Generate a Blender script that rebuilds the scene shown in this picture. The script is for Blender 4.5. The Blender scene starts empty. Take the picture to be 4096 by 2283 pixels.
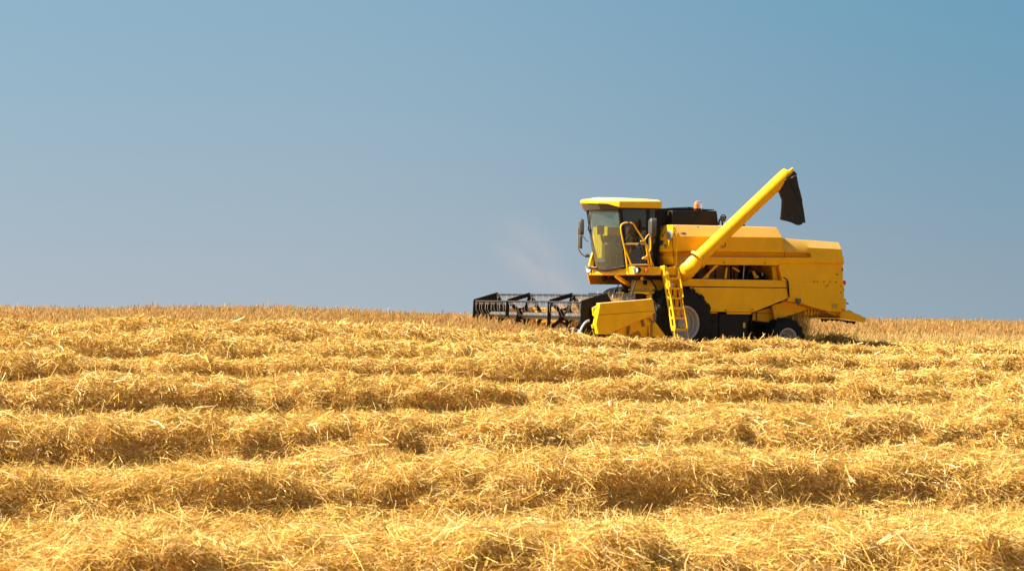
import bpy, bmesh, math, random
import numpy as np
from mathutils import Vector, Matrix, Euler

random.seed(7)
RNG = np.random.default_rng(11)
SC = bpy.context.scene
COL = SC.collection
R = math.radians
PI = math.pi

# ------------------------------------------------------------------ camera
EYE = 1.67
FPX = 9256.0                      # focal length in photo pixels (4096 wide)
cam = bpy.data.cameras.new("camera")
cam.sensor_width = 36.0
cam.lens = FPX / 4096.0 * 36.0
cam.clip_start = 0.5
cam.clip_end = 6000.0
camo = bpy.data.objects.new("camera", cam)
COL.objects.link(camo)
camo.location = (0, 0, EYE)
camo.rotation_euler = (R(90), 0, 0)
SC.camera = camo
cam.dof.use_dof = True
cam.dof.focus_distance = 38.0
cam.dof.aperture_fstop = 9.0

# ------------------------------------------------------------------ light
SUN_AZ = R(-101.0)                 # clockwise from +Y: from the left, ahead of the machine
SUN_EL = R(46.0)
SDIR = Vector((math.sin(SUN_AZ) * math.cos(SUN_EL), math.cos(SUN_AZ) * math.cos(SUN_EL), math.sin(SUN_EL)))
sun = bpy.data.lights.new("sun", 'SUN')
sun.energy = 5.0
sun.angle = R(0.55)
sun.color = (1.0, 0.94, 0.84)
suno = bpy.data.objects.new("sun", sun)
COL.objects.link(suno)
suno.rotation_euler = SDIR.to_track_quat('Z', 'Y').to_euler()
suno.location = (-30, 40, 60)

world = bpy.data.worlds.new("World")
SC.world = world
world.use_nodes = True
wn, wl = world.node_tree.nodes, world.node_tree.links
wn.clear()
w_out = wn.new("ShaderNodeOutputWorld")
w_bg = wn.new("ShaderNodeBackground")
w_bg.inputs['Strength'].default_value = 0.069
w_sky = wn.new("ShaderNodeTexSky")
w_sky.sky_type = 'NISHITA'
w_sky.sun_disc = False
w_sky.sun_elevation = SUN_EL
w_sky.sun_rotation = SUN_AZ
w_sky.altitude = 100
w_sky.air_density = 1.0
w_sky.dust_density = 1.6
w_sky.ozone_density = 1.2
w_tc = wn.new("ShaderNodeTexCoord")
w_add = wn.new("ShaderNodeVectorMath"); w_add.operation = 'ADD'
w_add.inputs[1].default_value = (0, 0, 0.33)
w_nrm = wn.new("ShaderNodeVectorMath"); w_nrm.operation = 'NORMALIZE'
wl.new(w_tc.outputs['Generated'], w_add.inputs[0])
wl.new(w_add.outputs[0], w_nrm.inputs[0])
wl.new(w_nrm.outputs[0], w_sky.inputs['Vector'])
w_mul = wn.new("ShaderNodeMix"); w_mul.data_type = 'RGBA'; w_mul.blend_type = 'MULTIPLY'
w_mul.inputs['Factor'].default_value = 1.0
# summer air: greyer and warmer low over the field, clearer blue higher up
w_sep = wn.new("ShaderNodeSeparateXYZ")
wl.new(w_tc.outputs['Generated'], w_sep.inputs[0])
def air_ramp(stops):
    n_ = wn.new("ShaderNodeValToRGB")
    n_.color_ramp.interpolation = 'LINEAR'
    e_ = n_.color_ramp.elements
    e_[0].position, e_[0].color = stops[0][0], (*stops[0][1], 1)
    e_[1].position, e_[1].color = stops[-1][0], (*stops[-1][1], 1)
    for p_, c_ in stops[1:-1]:
        k_ = e_.new(p_); k_.color = (*c_, 1)
    wl.new(w_sep.outputs['Z'], n_.inputs['Fac'])
    return n_
w_clear = air_ramp([(0.0, (0.93, 0.825, 0.635)), (0.06, (0.75, 0.87, 0.72)), (0.12, (0.62, 0.93, 0.81)), (0.25, (0.66, 0.94, 0.86)), (0.6, (1, 1, 0.92))])
w_hazy = air_ramp([(0.0, (1.32, 1.03, 0.75)), (0.06, (1.17, 1.08, 0.82)), (0.12, (1.03, 1.11, 0.88)), (0.25, (0.98, 1.08, 0.90)), (0.6, (1, 1, 0.92))])
w_dot = wn.new("ShaderNodeVectorMath"); w_dot.operation = 'DOT_PRODUCT'
w_dot.inputs[1].default_value = (-0.97, -0.24, 0.0)      # the hazier side of the sky lies towards the sun
wl.new(w_tc.outputs['Generated'], w_dot.inputs[0])
w_side = wn.new("ShaderNodeMapRange"); w_side.interpolation_type = 'SMOOTHSTEP'
w_side.inputs['From Min'].default_value = -0.52; w_side.inputs['From Max'].default_value = -0.14
wl.new(w_dot.outputs['Value'], w_side.inputs['Value'])
w_air = wn.new("ShaderNodeMix"); w_air.data_type = 'RGBA'
wl.new(w_side.outputs['Result'], w_air.inputs['Factor'])
wl.new(w_clear.outputs['Color'], w_air.inputs['A'])
wl.new(w_hazy.outputs['Color'], w_air.inputs['B'])
wl.new(w_air.outputs['Result'], w_mul.inputs['B'])
wl.new(w_sky.outputs['Color'], w_mul.inputs['A'])
wl.new(w_mul.outputs['Result'], w_bg.inputs['Color'])
wl.new(w_bg.outputs[0], w_out.inputs['Surface'])

SC.view_settings.view_transform = 'Standard'
SC.view_settings.look = 'None'
SC.view_settings.gamma = 1.0
SC.view_settings.exposure = 1.4
SC.cycles.max_bounces = 8
SC.cycles.transparent_max_bounces = 16
SC.cycles.sample_clamp_indirect = 6.0

# ------------------------------------------------------------------ materials
def mat_new(name):
    m = bpy.data.materials.new(name)
    m.use_nodes = True
    n = m.node_tree.nodes
    return m, n, m.node_tree.links, n["Principled BSDF"]

def simple(name, col, rough=0.5, metal=0.0, spec=0.5, var=0.0, scale=6.0, bump=0.0):
    m, n, l, b = mat_new(name)
    b.inputs['Base Color'].default_value = (*col, 1)
    b.inputs['Roughness'].default_value = rough
    b.inputs['Metallic'].default_value = metal
    b.inputs['Specular IOR Level'].default_value = spec
    if var > 0 or bump > 0:
        tc = n.new("ShaderNodeTexCoord")
        nz = n.new("ShaderNodeTexNoise")
        nz.inputs['Scale'].default_value = scale
        nz.inputs['Detail'].default_value = 5
        l.new(tc.outputs['Object'], nz.inputs['Vector'])
        if var > 0:
            mx = n.new("ShaderNodeMix"); mx.data_type = 'RGBA'
            mx.inputs['A'].default_value = (*[c * (1 - var) for c in col], 1)
            mx.inputs['B'].default_value = (*[min(1, c * (1 + var)) for c in col], 1)
            l.new(nz.outputs['Fac'], mx.inputs['Factor'])
            l.new(mx.outputs['Result'], b.inputs['Base Color'])
        if bump > 0:
            bp = n.new("ShaderNodeBump")
            bp.inputs['Strength'].default_value = bump
            bp.inputs['Distance'].default_value = 0.02
            l.new(nz.outputs['Fac'], bp.inputs['Height'])
            l.new(bp.outputs['Normal'], b.inputs['Normal'])
    return m

def paint(name, col, rough=0.38, dust=0.85):
    """weathered machine paint: chaff dust lies on the upward faces, grime mottles the rest"""
    m, n, l, b = mat_new(name)
    tc = n.new("ShaderNodeTexCoord")
    nz = n.new("ShaderNodeTexNoise"); nz.inputs['Scale'].default_value = 2.2; nz.inputs['Detail'].default_value = 7
    nz.inputs['Roughness'].default_value = 0.65
    l.new(tc.outputs['Object'], nz.inputs['Vector'])
    sc = n.new("ShaderNodeMapping"); sc.inputs['Scale'].default_value = (9, 9, 1.2)
    l.new(tc.outputs['Object'], sc.inputs['Vector'])
    ns = n.new("ShaderNodeTexNoise"); ns.inputs['Scale'].default_value = 1.6; ns.inputs['Detail'].default_value = 4
    l.new(sc.outputs['Vector'], ns.inputs['Vector'])
    r1 = n.new("ShaderNodeValToRGB")
    r1.color_ramp.elements[0].position = 0.35; r1.color_ramp.elements[0].color = (0, 0, 0, 1)
    r1.color_ramp.elements[1].position = 0.72; r1.color_ramp.elements[1].color = (1, 1, 1, 1)
    l.new(nz.outputs['Fac'], r1.inputs['Fac'])
    m1 = n.new("ShaderNodeMix"); m1.data_type = 'RGBA'
    m1.inputs['A'].default_value = (*col, 1)
    m1.inputs['B'].default_value = (col[0] * 0.86, col[1] * 0.84, col[2] + 0.004, 1)
    l.new(r1.outputs['Color'], m1.inputs['Factor'])
    m2 = n.new("ShaderNodeMix"); m2.data_type = 'RGBA'
    m2.inputs['B'].default_value = (col[0] * 0.8, col[1] * 0.74, col[2] + 0.005, 1)
    r2 = n.new("ShaderNodeMapRange")
    r2.inputs['From Min'].default_value = 0.52; r2.inputs['From Max'].default_value = 0.78
    r2.inputs['To Max'].default_value = 0.55
    l.new(ns.outputs['Fac'], r2.inputs['Value'])
    l.new(r2.outputs['Result'], m2.inputs['Factor'])
    l.new(m1.outputs['Result'], m2.inputs['A'])
    ge = n.new("ShaderNodeNewGeometry")
    sx = n.new("ShaderNodeSeparateXYZ")
    l.new(ge.outputs['Normal'], sx.inputs[0])
    r3 = n.new("ShaderNodeMapRange")
    r3.inputs['From Min'].default_value = 0.28; r3.inputs['From Max'].default_value = 0.9
    r3.inputs['To Max'].default_value = dust
    l.new(sx.outputs['Z'], r3.inputs['Value'])
    m3 = n.new("ShaderNodeMix"); m3.data_type = 'RGBA'
    m3.inputs['B'].default_value = (0.76, 0.46, 0.24, 1)
    l.new(r3.outputs['Result'], m3.inputs['Factor'])
    l.new(m2.outputs['Result'], m3.inputs['A'])
    l.new(m3.outputs['Result'], b.inputs['Base Color'])
    rr = n.new("ShaderNodeMapRange")
    rr.inputs['To Min'].default_value = rough; rr.inputs['To Max'].default_value = rough + 0.3
    l.new(nz.outputs['Fac'], rr.inputs['Value'])
    l.new(rr.outputs['Result'], b.inputs['Roughness'])
    b.inputs['Specular IOR Level'].default_value = 0.22
    bp = n.new("ShaderNodeBump"); bp.inputs['Strength'].default_value = 0.12; bp.inputs['Distance'].default_value = 0.03
    l.new(nz.outputs['Fac'], bp.inputs['Height'])
    l.new(bp.outputs['Normal'], b.inputs['Normal'])
    return m

def glass_mat(name, tint, dust, dust_refl_col, gloss=0.10):
    m = bpy.data.materials.new(name)
    m.use_nodes = True
    n, l = m.node_tree.nodes, m.node_tree.links
    n.clear()
    o = n.new("ShaderNodeOutputMaterial")
    t = n.new("ShaderNodeBsdfTransparent"); t.inputs['Color'].default_value = (*tint, 1)
    g = n.new("ShaderNodeBsdfGlossy"); g.inputs['Roughness'].default_value = 0.06
    d = n.new("ShaderNodeBsdfDiffuse"); d.inputs['Color'].default_value = (*dust_refl_col, 1)
    fr = n.new("ShaderNodeFresnel"); fr.inputs['IOR'].default_value = 1.45
    ad = n.new("ShaderNodeMath"); ad.operation = 'ADD'; ad.inputs[1].default_value = gloss * 0.4
    l.new(fr.outputs[0], ad.inputs[0])
    m1 = n.new("ShaderNodeMixShader"); m2 = n.new("ShaderNodeMixShader")
    l.new(ad.outputs[0], m1.inputs[0]); l.new(t.outputs[0], m1.inputs[1]); l.new(g.outputs[0], m1.inputs[2])
    nz = n.new("ShaderNodeTexNoise"); nz.inputs['Scale'].default_value = 3.0; nz.inputs['Detail'].default_value = 4
    tc = n.new("ShaderNodeTexCoord"); l.new(tc.outputs['Object'], nz.inputs['Vector'])
    mr = n.new("ShaderNodeMapRange"); mr.inputs['To Min'].default_value = dust * 0.6; mr.inputs['To Max'].default_value = dust * 1.5
    l.new(nz.outputs['Fac'], mr.inputs['Value'])
    l.new(mr.outputs['Result'], m2.inputs[0]); l.new(m1.outputs[0], m2.inputs[1]); l.new(d.outputs[0], m2.inputs[2])
    l.new(m2.outputs[0], o.inputs['Surface'])
    return m

BARP = simple("reel_bar_paint", (0.035, 0.028, 0.022), 0.5, var=0.3)
YEL = paint("yellow_paint", (0.90, 0.475, 0.001))
YELB = paint("yellow_paint_tube", (0.90, 0.455, 0.001), rough=0.32, dust=0.12)
BLACK = simple("black_paint", (0.008, 0.007, 0.007), 0.55, var=0.35, spec=0.22)
DARK = simple("dark_greasy_metal", (0.013, 0.010, 0.006), 0.7, var=0.4, spec=0.22)
BROWN = simple("dusty_steel", (0.22, 0.125, 0.028), 0.7, var=0.4)
ENGINE = simple("engine_cover_black", (0.010, 0.0095, 0.012), 0.5, var=0.25, spec=0.22)
PLASTIC = simple("dusty_plastic", (0.065, 0.050, 0.036), 0.6, var=0.25)
RUBBER = simple("tyre_rubber", (0.010, 0.0095, 0.009), 0.75, var=0.5, scale=4, bump=0.2, spec=0.22)
CANVAS = simple("black_canvas", (0.030, 0.024, 0.021), 0.8, var=0.35, scale=9, bump=0.35, spec=0.22)
STEEL = simple("grey_steel", (0.11, 0.10, 0.09), 0.5, metal=0.2, var=0.3)
WIRE = simple("spring_wire", (0.45, 0.40, 0.34), 0.35, metal=0.7)
RIM = simple("rim_paint", (0.38, 0.365, 0.33), 0.5, var=0.12)
LENS = simple("lamp_lens", (0.55, 0.55, 0.55), 0.12, spec=0.8)
AMBER = simple("amber_lens", (0.75, 0.20, 0.02), 0.25)
RED = simple("red_lens", (0.6, 0.03, 0.02), 0.25)
LABELY = simple("yellow_label", (0.80, 0.60, 0.02), 0.5)
LABELW = simple("white_label", (0.75, 0.75, 0.72), 0.5)
LABELG = simple("grey_label", (0.16, 0.16, 0.16), 0.5)
INK = simple("black_lettering", (0.02, 0.018, 0.015), 0.5)
BLUE = simple("blue_badge", (0.03, 0.03, 0.12), 0.4)
PINK = simple("badge_lettering", (0.6, 0.32, 0.30), 0.4)
MIRROR = simple("mirror_glass", (0.65, 0.7, 0.75), 0.15, metal=0.7)
HOSE = simple("hydraulic_hose_rubber", (0.02, 0.018, 0.016), 0.5)
SEAT = simple("seat_fabric", (0.035, 0.03, 0.028), 0.9, var=0.3)
SKIN = simple("skin", (0.42, 0.22, 0.14), 0.6)
SHIRT = simple("dark_shirt", (0.035, 0.04, 0.06), 0.9, var=0.2)
CAP = simple("tan_cap", (0.30, 0.20, 0.12), 0.9)
GRIMY_SHADED = paint("grimy_shaded_yellow", (0.42, 0.20, 0.004))  # dull yellow: platform shade put into the colour, crop dirt on the header
WIND = glass_mat("windscreen_glass", (0.60, 0.72, 0.62), 0.10, (0.27, 0.28, 0.20))
DOORG = glass_mat("door_glass", (0.24, 0.22, 0.14), 0.12, (0.26, 0.19, 0.04), gloss=0.15)  # yellow reflection in the door is put into the film colour

# ------------------------------------------------------------------ mesh builder
class MB:
    def __init__(self):
        self.v, self.f, self.m, self.s = [], [], [], []
        self.mi, self.sm = 0, False
    def face(self, idx):
        self.f.append(tuple(idx)); self.m.append(self.mi); self.s.append(self.sm)
    def add(self, pts):
        b = len(self.v)
        self.v.extend([tuple(p) for p in pts])
        return b
    def box(self, x0, x1, y0, y1, z0, z1, mtx=None):
        p = [Vector((x, y, z)) for x in (x0, x1) for y in (y0, y1) for z in (z0, z1)]
        if mtx is not None: p = [mtx @ q for q in p]
        b = self.add(p)
        for q in ((0, 1, 3, 2), (4, 6, 7, 5), (0, 4, 5, 1), (2, 3, 7, 6), (0, 2, 6, 4), (1, 5, 7, 3)):
            self.face([b + i for i in q])
        return self
    def prism(self, poly, off):
        """closed solid: polygon (3-D points) pushed along the vector off"""
        n = len(poly)
        off = Vector(off)
        a = self.add(poly)
        c = self.add([Vector(p) + off for p in poly])
        self.face([a + i for i in range(n)])
        self.face([c + i for i in reversed(range(n))])
        for i in range(n):
            j = (i + 1) % n
            self.face((a + i, c + i, c + j, a + j))
        return self
    def loft(self, rings, closed=True, cap=True):
        n = len(rings[0])
        bs = [self.add(r) for r in rings]
        for k in range(len(rings) - 1):
            for i in range(n if closed else n - 1):
                j = (i + 1) % n
                self.face((bs[k] + i, bs[k] + j, bs[k + 1] + j, bs[k + 1] + i))
        if cap and closed:
            self.face([bs[0] + i for i in reversed(range(n))])
            self.face([bs[-1] + i for i in range(n)])
        return self
    def tube(self, path, r, n=8, cap=True):
        path = [Vector(p) for p in path]
        rr = r if isinstance(r, (list, tuple)) else [r] * len(path)
        rings = []
        up = None
        for i, p in enumerate(path):
            if i == 0: t = path[1] - p
            elif i == len(path) - 1: t = p - path[i - 1]
            else: t = (path[i + 1] - p).normalized() + (p - path[i - 1]).normalized()
            t.normalize()
            if up is None:
                up = Vector((0, 0, 1)) if abs(t.z) < 0.9 else Vector((1, 0, 0))
            a = t.cross(up)
            if a.length < 1e-4: a = t.cross(Vector((0.3, 1, 0.2)))
            a.normalize()
            b = t.cross(a).normalized()
            up = -b if False else up
            rings.append([p + (a * math.cos(2 * PI * k / n) + b * math.sin(2 * PI * k / n)) * rr[i] for k in range(n)])
        s = self.sm; self.sm = True
        self.loft(rings, True, cap)
        self.sm = s
        return self
    def cyl(self, p0, p1, r0, r1=None, n=24):
        return self.tube([p0, p1], [r0, r0 if r1 is None else r1], n)
    def lathe(self, prof, c, n=40, axis='y'):
        """prof: (radius, offset along axis)"""
        rings = []
        for k in range(n):
            a = 2 * PI * k / n
            if axis == 'y': rings.append([Vector((c[0] + r * math.cos(a), c[1] + o, c[2] + r * math.sin(a))) for r, o in prof])
            else: rings.append([Vector((c[0] + r * math.cos(a), c[1] + r * math.sin(a), c[2] + o)) for r, o in prof])
        bs = [self.add(r) for r in rings]
        s = self.sm; self.sm = True
        for k in range(n):
            j = (k + 1) % n
            for i in range(len(prof) - 1):
                self.face((bs[k] + i, bs[j] + i, bs[j] + i + 1, bs[k] + i + 1))
        self.sm = s
        return self
    def sphere(self, c, r, n=12, sc=(1, 1, 1)):
        rings = []
        for i in range(1, n):
            th = PI * i / n
            rings.append([Vector((c[0] + r * sc[0] * math.sin(th) * math.cos(2 * PI * k / (2 * n)), c[1] + r * sc[1] * math.sin(th) * math.sin(2 * PI * k / (2 * n)), c[2] + r * sc[2] * math.cos(th))) for k in range(2 * n)])
        s = self.sm; self.sm = True
        self.loft(rings, True, True)
        self.sm = s
        return self
    def build(self, name, mats, parent=None, bevel=0.0, angle=32, recalc=True):
        me = bpy.data.meshes.new(name)
        me.from_pydata(self.v, [], self.f)
        for m in (mats if isinstance(mats, (list, tuple)) else [mats]): me.materials.append(m)
        me.polygons.foreach_set('material_index', self.m)
        if recalc:
            bm = bmesh.new(); bm.from_mesh(me)
            bmesh.ops.recalc_face_normals(bm, faces=bm.faces)
            bm.to_mesh(me); bm.free()
        me.polygons.foreach_set('use_smooth', [True] * len(me.polygons))
        me.set_sharp_from_angle(angle=R(angle))
        me.update()
        o = bpy.data.objects.new(name, me)
        COL.objects.link(o)
        if parent is not None: o.parent = parent
        if bevel > 0:
            b = o.modifiers.new("bevel", 'BEVEL')
            b.width = bevel; b.segments = 2; b.limit_method = 'ANGLE'; b.angle_limit = R(40)
        return o

def empty(name, parent=None, loc=(0, 0, 0)):
    o = bpy.data.objects.new(name, None)
    o.empty_display_size = 0.3
    COL.objects.link(o)
    o.location = loc
    if parent is not None: o.parent = parent
    return o

def tag(o, label=None, cat=None, group=None, kind=None):
    if label: o['label'] = label
    if cat: o['category'] = cat
    if group: o['group'] = group
    if kind: o['kind'] = kind
    return o

# ------------------------------------------------------------------ where the machine stands
YAW = R(180 + 29.0)
PITCH = R(-1.05)
MROT = Euler((0, PITCH, YAW)).to_matrix()
WHEEL_FACE = Vector((0, 1.45, 0.82))
ANCHOR = Vector(((2739 - 2048) / FPX * 52.0, 52.0, EYE - (1293 - 1141.5) / FPX * 52.0))
ROOT = ANCHOR - MROT @ WHEEL_FACE
MINV = MROT.inverted()
EYE_L = MINV @ (Vector((0, 0, EYE)) - ROOT)          # the eye in machine coordinates

def _ray(u, v):
    return MINV @ Vector(((u - 2048) / FPX, 1.0, -(v - 1141.5) / FPX))
def S(u, v, y):                     # measured point on a side plane (machine y = const)
    d = _ray(u, v); t = (y - EYE_L.y) / d.y
    return EYE_L + d * t
def SX(u, v, x):                    # measured point on a cross plane (machine x = const)
    d = _ray(u, v); t = (x - EYE_L.x) / d.x
    return EYE_L + d * t

# ------------------------------------------------------------------ terrain
F2 = np.array([math.cos(YAW), math.sin(YAW)])         # forward
N2 = np.array([-math.sin(YAW), math.cos(YAW)])        # left of the machine, towards the camera
ROW = 5.2

def _hash(ix, iy, seed):
    h = (ix.astype(np.int64) * 374761393 + iy.astype(np.int64) * 668265263 + seed * 1442695041) & 0x7fffffff
    h = ((h ^ (h >> 13)) * 1274126177) & 0x7fffffff
    h = (h ^ (h >> 16)) & 0xffff
    return h / 65535.0
def vnoise(x, y, seed=0):
    ix, iy = np.floor(x), np.floor(y)
    fx, fy = x - ix, y - iy
    fx = fx * fx * (3 - 2 * fx); fy = fy * fy * (3 - 2 * fy)
    a = _hash(ix, iy, seed); b = _hash(ix + 1, iy, seed)
    c = _hash(ix, iy + 1, seed); d = _hash(ix + 1, iy + 1, seed)
    return ((a * (1 - fx) + b * fx) * (1 - fy) + (c * (1 - fx) + d * fx) * fy) * 2 - 1
def sstep(x, a, b):
    t = np.clip((x - a) / (b - a), 0, 1)
    return t * t * (3 - 2 * t)
def sq(x, y):
    dx, dy = x - ROOT.x, y - ROOT.y
    return dx * F2[0] + dy * F2[1], dx * N2[0] + dy * N2[1]
def base(x, y):
    s, q = sq(x, y)
    t = np.clip(3.2 - x, -40, 30)
    tilt = np.where(t > 0, 0.0245 * t, 0.024 * t) * sstep(y, 14, 40) + 0.10 * sstep(-q, 2.4, 6.0) * sstep(-t, 0, 6)
    near = -0.10 * sstep(q, 7, 20) - 0.17 * np.exp(-((y - 20.5) / 5.0) ** 2) + 0.04 * sstep(-t, -3, 2) * sstep(q, 2.4, 4.0) * (1 - sstep(q, 8, 14)) + 0.11 * np.exp(-((x + 3.2) / 3.6) ** 2) * sstep(q, 2.4, 4.0) * (1 - sstep(q, 7, 11))
    fall = -0.03 * np.maximum(-q - 9.0, 0) * sstep(-q, 9.0, 20.0)
    return tilt + near + fall + 0.035 * vnoise(x * 0.12, y * 0.12, 5) * sstep(q, 3.5, 8)
def straw_h(x, y):
    """height of the straw on top of the base: long windrows with ragged tops"""
    s, q = sq(x, y)
    q = q - 0.27 * x * (1 - sstep(y, 30, 46)) + 2.5 * sstep(q, 8, 24)
    kk = np.round((q + 0.25 * vnoise(s * 0.10, q * 0.03, 21)) / ROW)
    c = kk * ROW + 0.25 * vnoise(s * 0.13, kk * 7.3, 22) + 0.06 * vnoise(s * 0.6, kk * 3.1, 23)
    dq = q - c
    w = 0.95 + 0.25 * vnoise(s * 0.22, kk * 5.0, 24)
    hgt = 0.42 * (1 + 0.050 * np.clip(3.2 - x, -4, 14) * sstep(y, 26, 40)) * sstep(y, 8.5, 13.0) * (1 + 0.09 * vnoise(s * 0.35, kk * 9.0, 25) + 0.11 * vnoise(s * 1.3, kk * 4.0, 26))
    dn = np.where(dq > 0, dq / (w * 0.85), dq / (w * 1.6))
    row = hgt * np.exp(-np.abs(dn) ** 3.0)
    on = (kk >= 1) | ((kk == 0) & (s < -3.9))
    row = np.where(on, row, 0.0)
    # smaller lines of straw between the windrows
    mid = 0.15 * np.exp(-((np.abs(dq) - 2.4 - 0.35 * vnoise(s * 0.25, kk * 3.3, 27)) / 0.5) ** 2) * (0.5 + 0.9 * vnoise(s * 0.35, kk * 2.0, 28))
    lum = 0.055 * vnoise(x * 0.9, y * 0.9, 31) + 0.06 * vnoise(x * 2.1, y * 2.1, 32) + 0.045 * vnoise(x * 4.3, y * 4.3, 33) + 0.028 * vnoise(x * 9.0, y * 9.0, 34)
    return np.maximum(row + np.maximum(mid, 0) * (q > 2.4) + lum * (0.5 + 0.55 * np.clip(row / 0.4, 0, 1)) + 0.06, 0.02)
def is_straw(x, y):
    s, q = sq(x, y)
    return (q > 2.7) | ((s < -3.6) & (np.abs(q) < 1.7))
def surf(x, y):
    return base(x, y) + straw_h(x, y) * is_straw(x, y)

# ------------------------------------------------------------------ the combine harvester
HARV = empty("combine_harvester")
HARV.matrix_world = Matrix.Translation(ROOT) @ MROT.to_4x4()
tag(HARV, "dusty yellow combine harvester with raised unloading auger, cutting standing wheat at the field crest", "combine harvester")

def plate(name, px, y, depth, mat, parent, bevel=0.012, build=True):
    """a sheet-metal panel: outline measured on the side plane y, given real depth inwards"""
    mb = MB()
    mb.prism([S(u, v, y) for u, v in px], (0, -depth, 0))
    return mb.build(name, mat, parent, bevel)

def stepped(rows, name, mat, parent, bevel=0.014, far=None):
    """closed body from rows of (u, v, y) stations on the near side, mirrored to the far side"""
    mb = MB()
    near = [[S(*p) for p in row] for row in rows]
    nr, nc = len(near), len(near[0])
    a = [mb.add(r) for r in near]
    b = [mb.add([Vector((p.x, -p.y if far is None else far * p.y, p.z)) for p in r]) for r in near]
    for i in range(nr - 1):
        for j in range(nc - 1):
            mb.face((a[i] + j, a[i] + j + 1, a[i + 1] + j + 1, a[i + 1] + j))
            mb.face((b[i] + j, b[i + 1] + j, b[i + 1] + j + 1, b[i] + j + 1))
    for i in range(nr - 1):
        mb.face((a[i], a[i + 1], b[i + 1], b[i]))
        mb.face((a[i] + nc - 1, b[i] + nc - 1, b[i + 1] + nc - 1, a[i + 1] + nc - 1))
    for j in range(nc - 1):
        mb.face((a[0] + j, b[0] + j, b[0] + j + 1, a[0] + j + 1))
        mb.face((a[-1] + j, a[-1] + j + 1, b[-1] + j + 1, b[-1] + j))
    return mb.build(name, mat, parent, bevel, angle=20)

# --- grain tank
tank = stepped([
    [(2690, 899, 1.24), (2900, 903, 1.24), (3108, 909, 1.24)],
    [(2688, 945, 1.40), (2900, 947, 1.40), (3131, 950, 1.40)],
    [(2684, 1004, 1.42), (2900, 1006, 1.42), (3137, 1008, 1.42)],
    [(2684, 1009, 1.22), (2900, 1011, 1.22), (3137, 1013, 1.22)],
    [(2684, 1025, 1.22), (2900, 1027, 1.22), (3137, 1029, 1.22)],
    [(2690, 1026, 1.35), (2900, 1028, 1.35), (3135, 1030, 1.35)],
    [(2700, 1058, 1.32), (2900, 1059, 1.32), (3114, 1061, 1.32)]],
    "grain_tank", YEL, HARV)

def bolts(px, y, r=0.012, parent=None, name="bolt_row"):
    for u, v in px:
        p = S(u, v, y)
        mb = MB()
        mb.cyl(p + Vector((0, -0.01, 0)), p + Vector((0, 0.012, 0)), r, n=8)
        mb.build("bolt", DARK, parent)
bolts([(2792, 908), (2896, 1050), (3060, 1052)], 1.36, 0.014, tank)

mb = MB()                         # the tank reaches forward beside the right of the cab
zw0, zw1 = S(2688, 1030, 1.4).z, S(2688, 900, 1.25).z
mb.box(S(2690, 950, 1.4).x - 0.002, 0.74, -1.398, -0.74, zw0, zw1 - 0.004)
mb.build("tank_wing", YEL, tank, 0.01)
# lettering left visible behind the auger: the last letter of the maker's name
def letter_D(parent):
    mb = MB()
    y = 1.432
    o, i = [], []
    L, T, Rr, B = 2883.0, 966.0, 2904.0, 990.5
    outer = [(L + 3, T), (L + 11, T)]
    for k in range(9):
        a = -PI / 2 + PI * k / 8
        outer.append((L + 11 + 10 * math.cos(a), (T + B) / 2 + 12 * math.sin(a)))
    outer += [(L + 2, B)]
    inner = [(L + 6, T + 3.6), (L + 11, T + 3.6)]
    for k in range(9):
        a = -PI / 2 + PI * k / 8
        inner.append((L + 11 + 6.4 * math.cos(a), (T + B) / 2 + 8.4 * math.sin(a)))
    inner += [(L + 5.4, B - 3.6)]
    # slant with the face of the tank: sits 4 mm proud of it
    def on(u, v):
        t = min(1, max(0, (v - 946) / 59.0))
        return S(u, v, 1.40 + 0.02 * t + 0.004)
    a = mb.add([on(*p) for p in outer]); b = mb.add([on(*p) for p in inner])
    n = len(outer)
    for k in range(n):
        j = (k + 1) % n
        mb.face((a + k, a + j, b + j, b + k))
    return mb.build("lettering", INK, parent)
letter_D(tank)
mb = MB(); mb.mi = 0
c = S(2735.5, 934.5, 1.385)
def oval(mb, c, rx, rz, tilt, mi, off):
    mb.mi = mi
    pts = [c + Vector((rx * math.cos(2 * PI * k / 24), -(rz * math.sin(2 * PI * k / 24)) * 0.0 + off - rz * math.sin(2 * PI * k / 24) * tilt, rz * math.sin(2 * PI * k / 24))) for k in range(24)]
    b = mb.add(pts); mb.face([b + k for k in range(24)])
oval(mb, c, 0.070, 0.030, 0.62, 0, 0.004)
mb.mi = 1
for k in range(6):
    x = 0.040 - k * 0.0155
    mb.box(c.x + x - 0.005, c.x + x + 0.005, c.y + 0.006, c.y + 0.009, c.z - 0.008, c.z + 0.009)
mb.mi = 2
for k, w in enumerate((0.016, 0.010, 0.012)):
    q = S(2713 + k * 4.2, 934, 1.389)
    mb.box(q.x - w / 2, q.x + w / 2, q.y, q.y + 0.004, q.z - 0.011, q.z + 0.011)
mb.build("badge", [BLUE, PINK, INK], tank, recalc=False)

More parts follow.
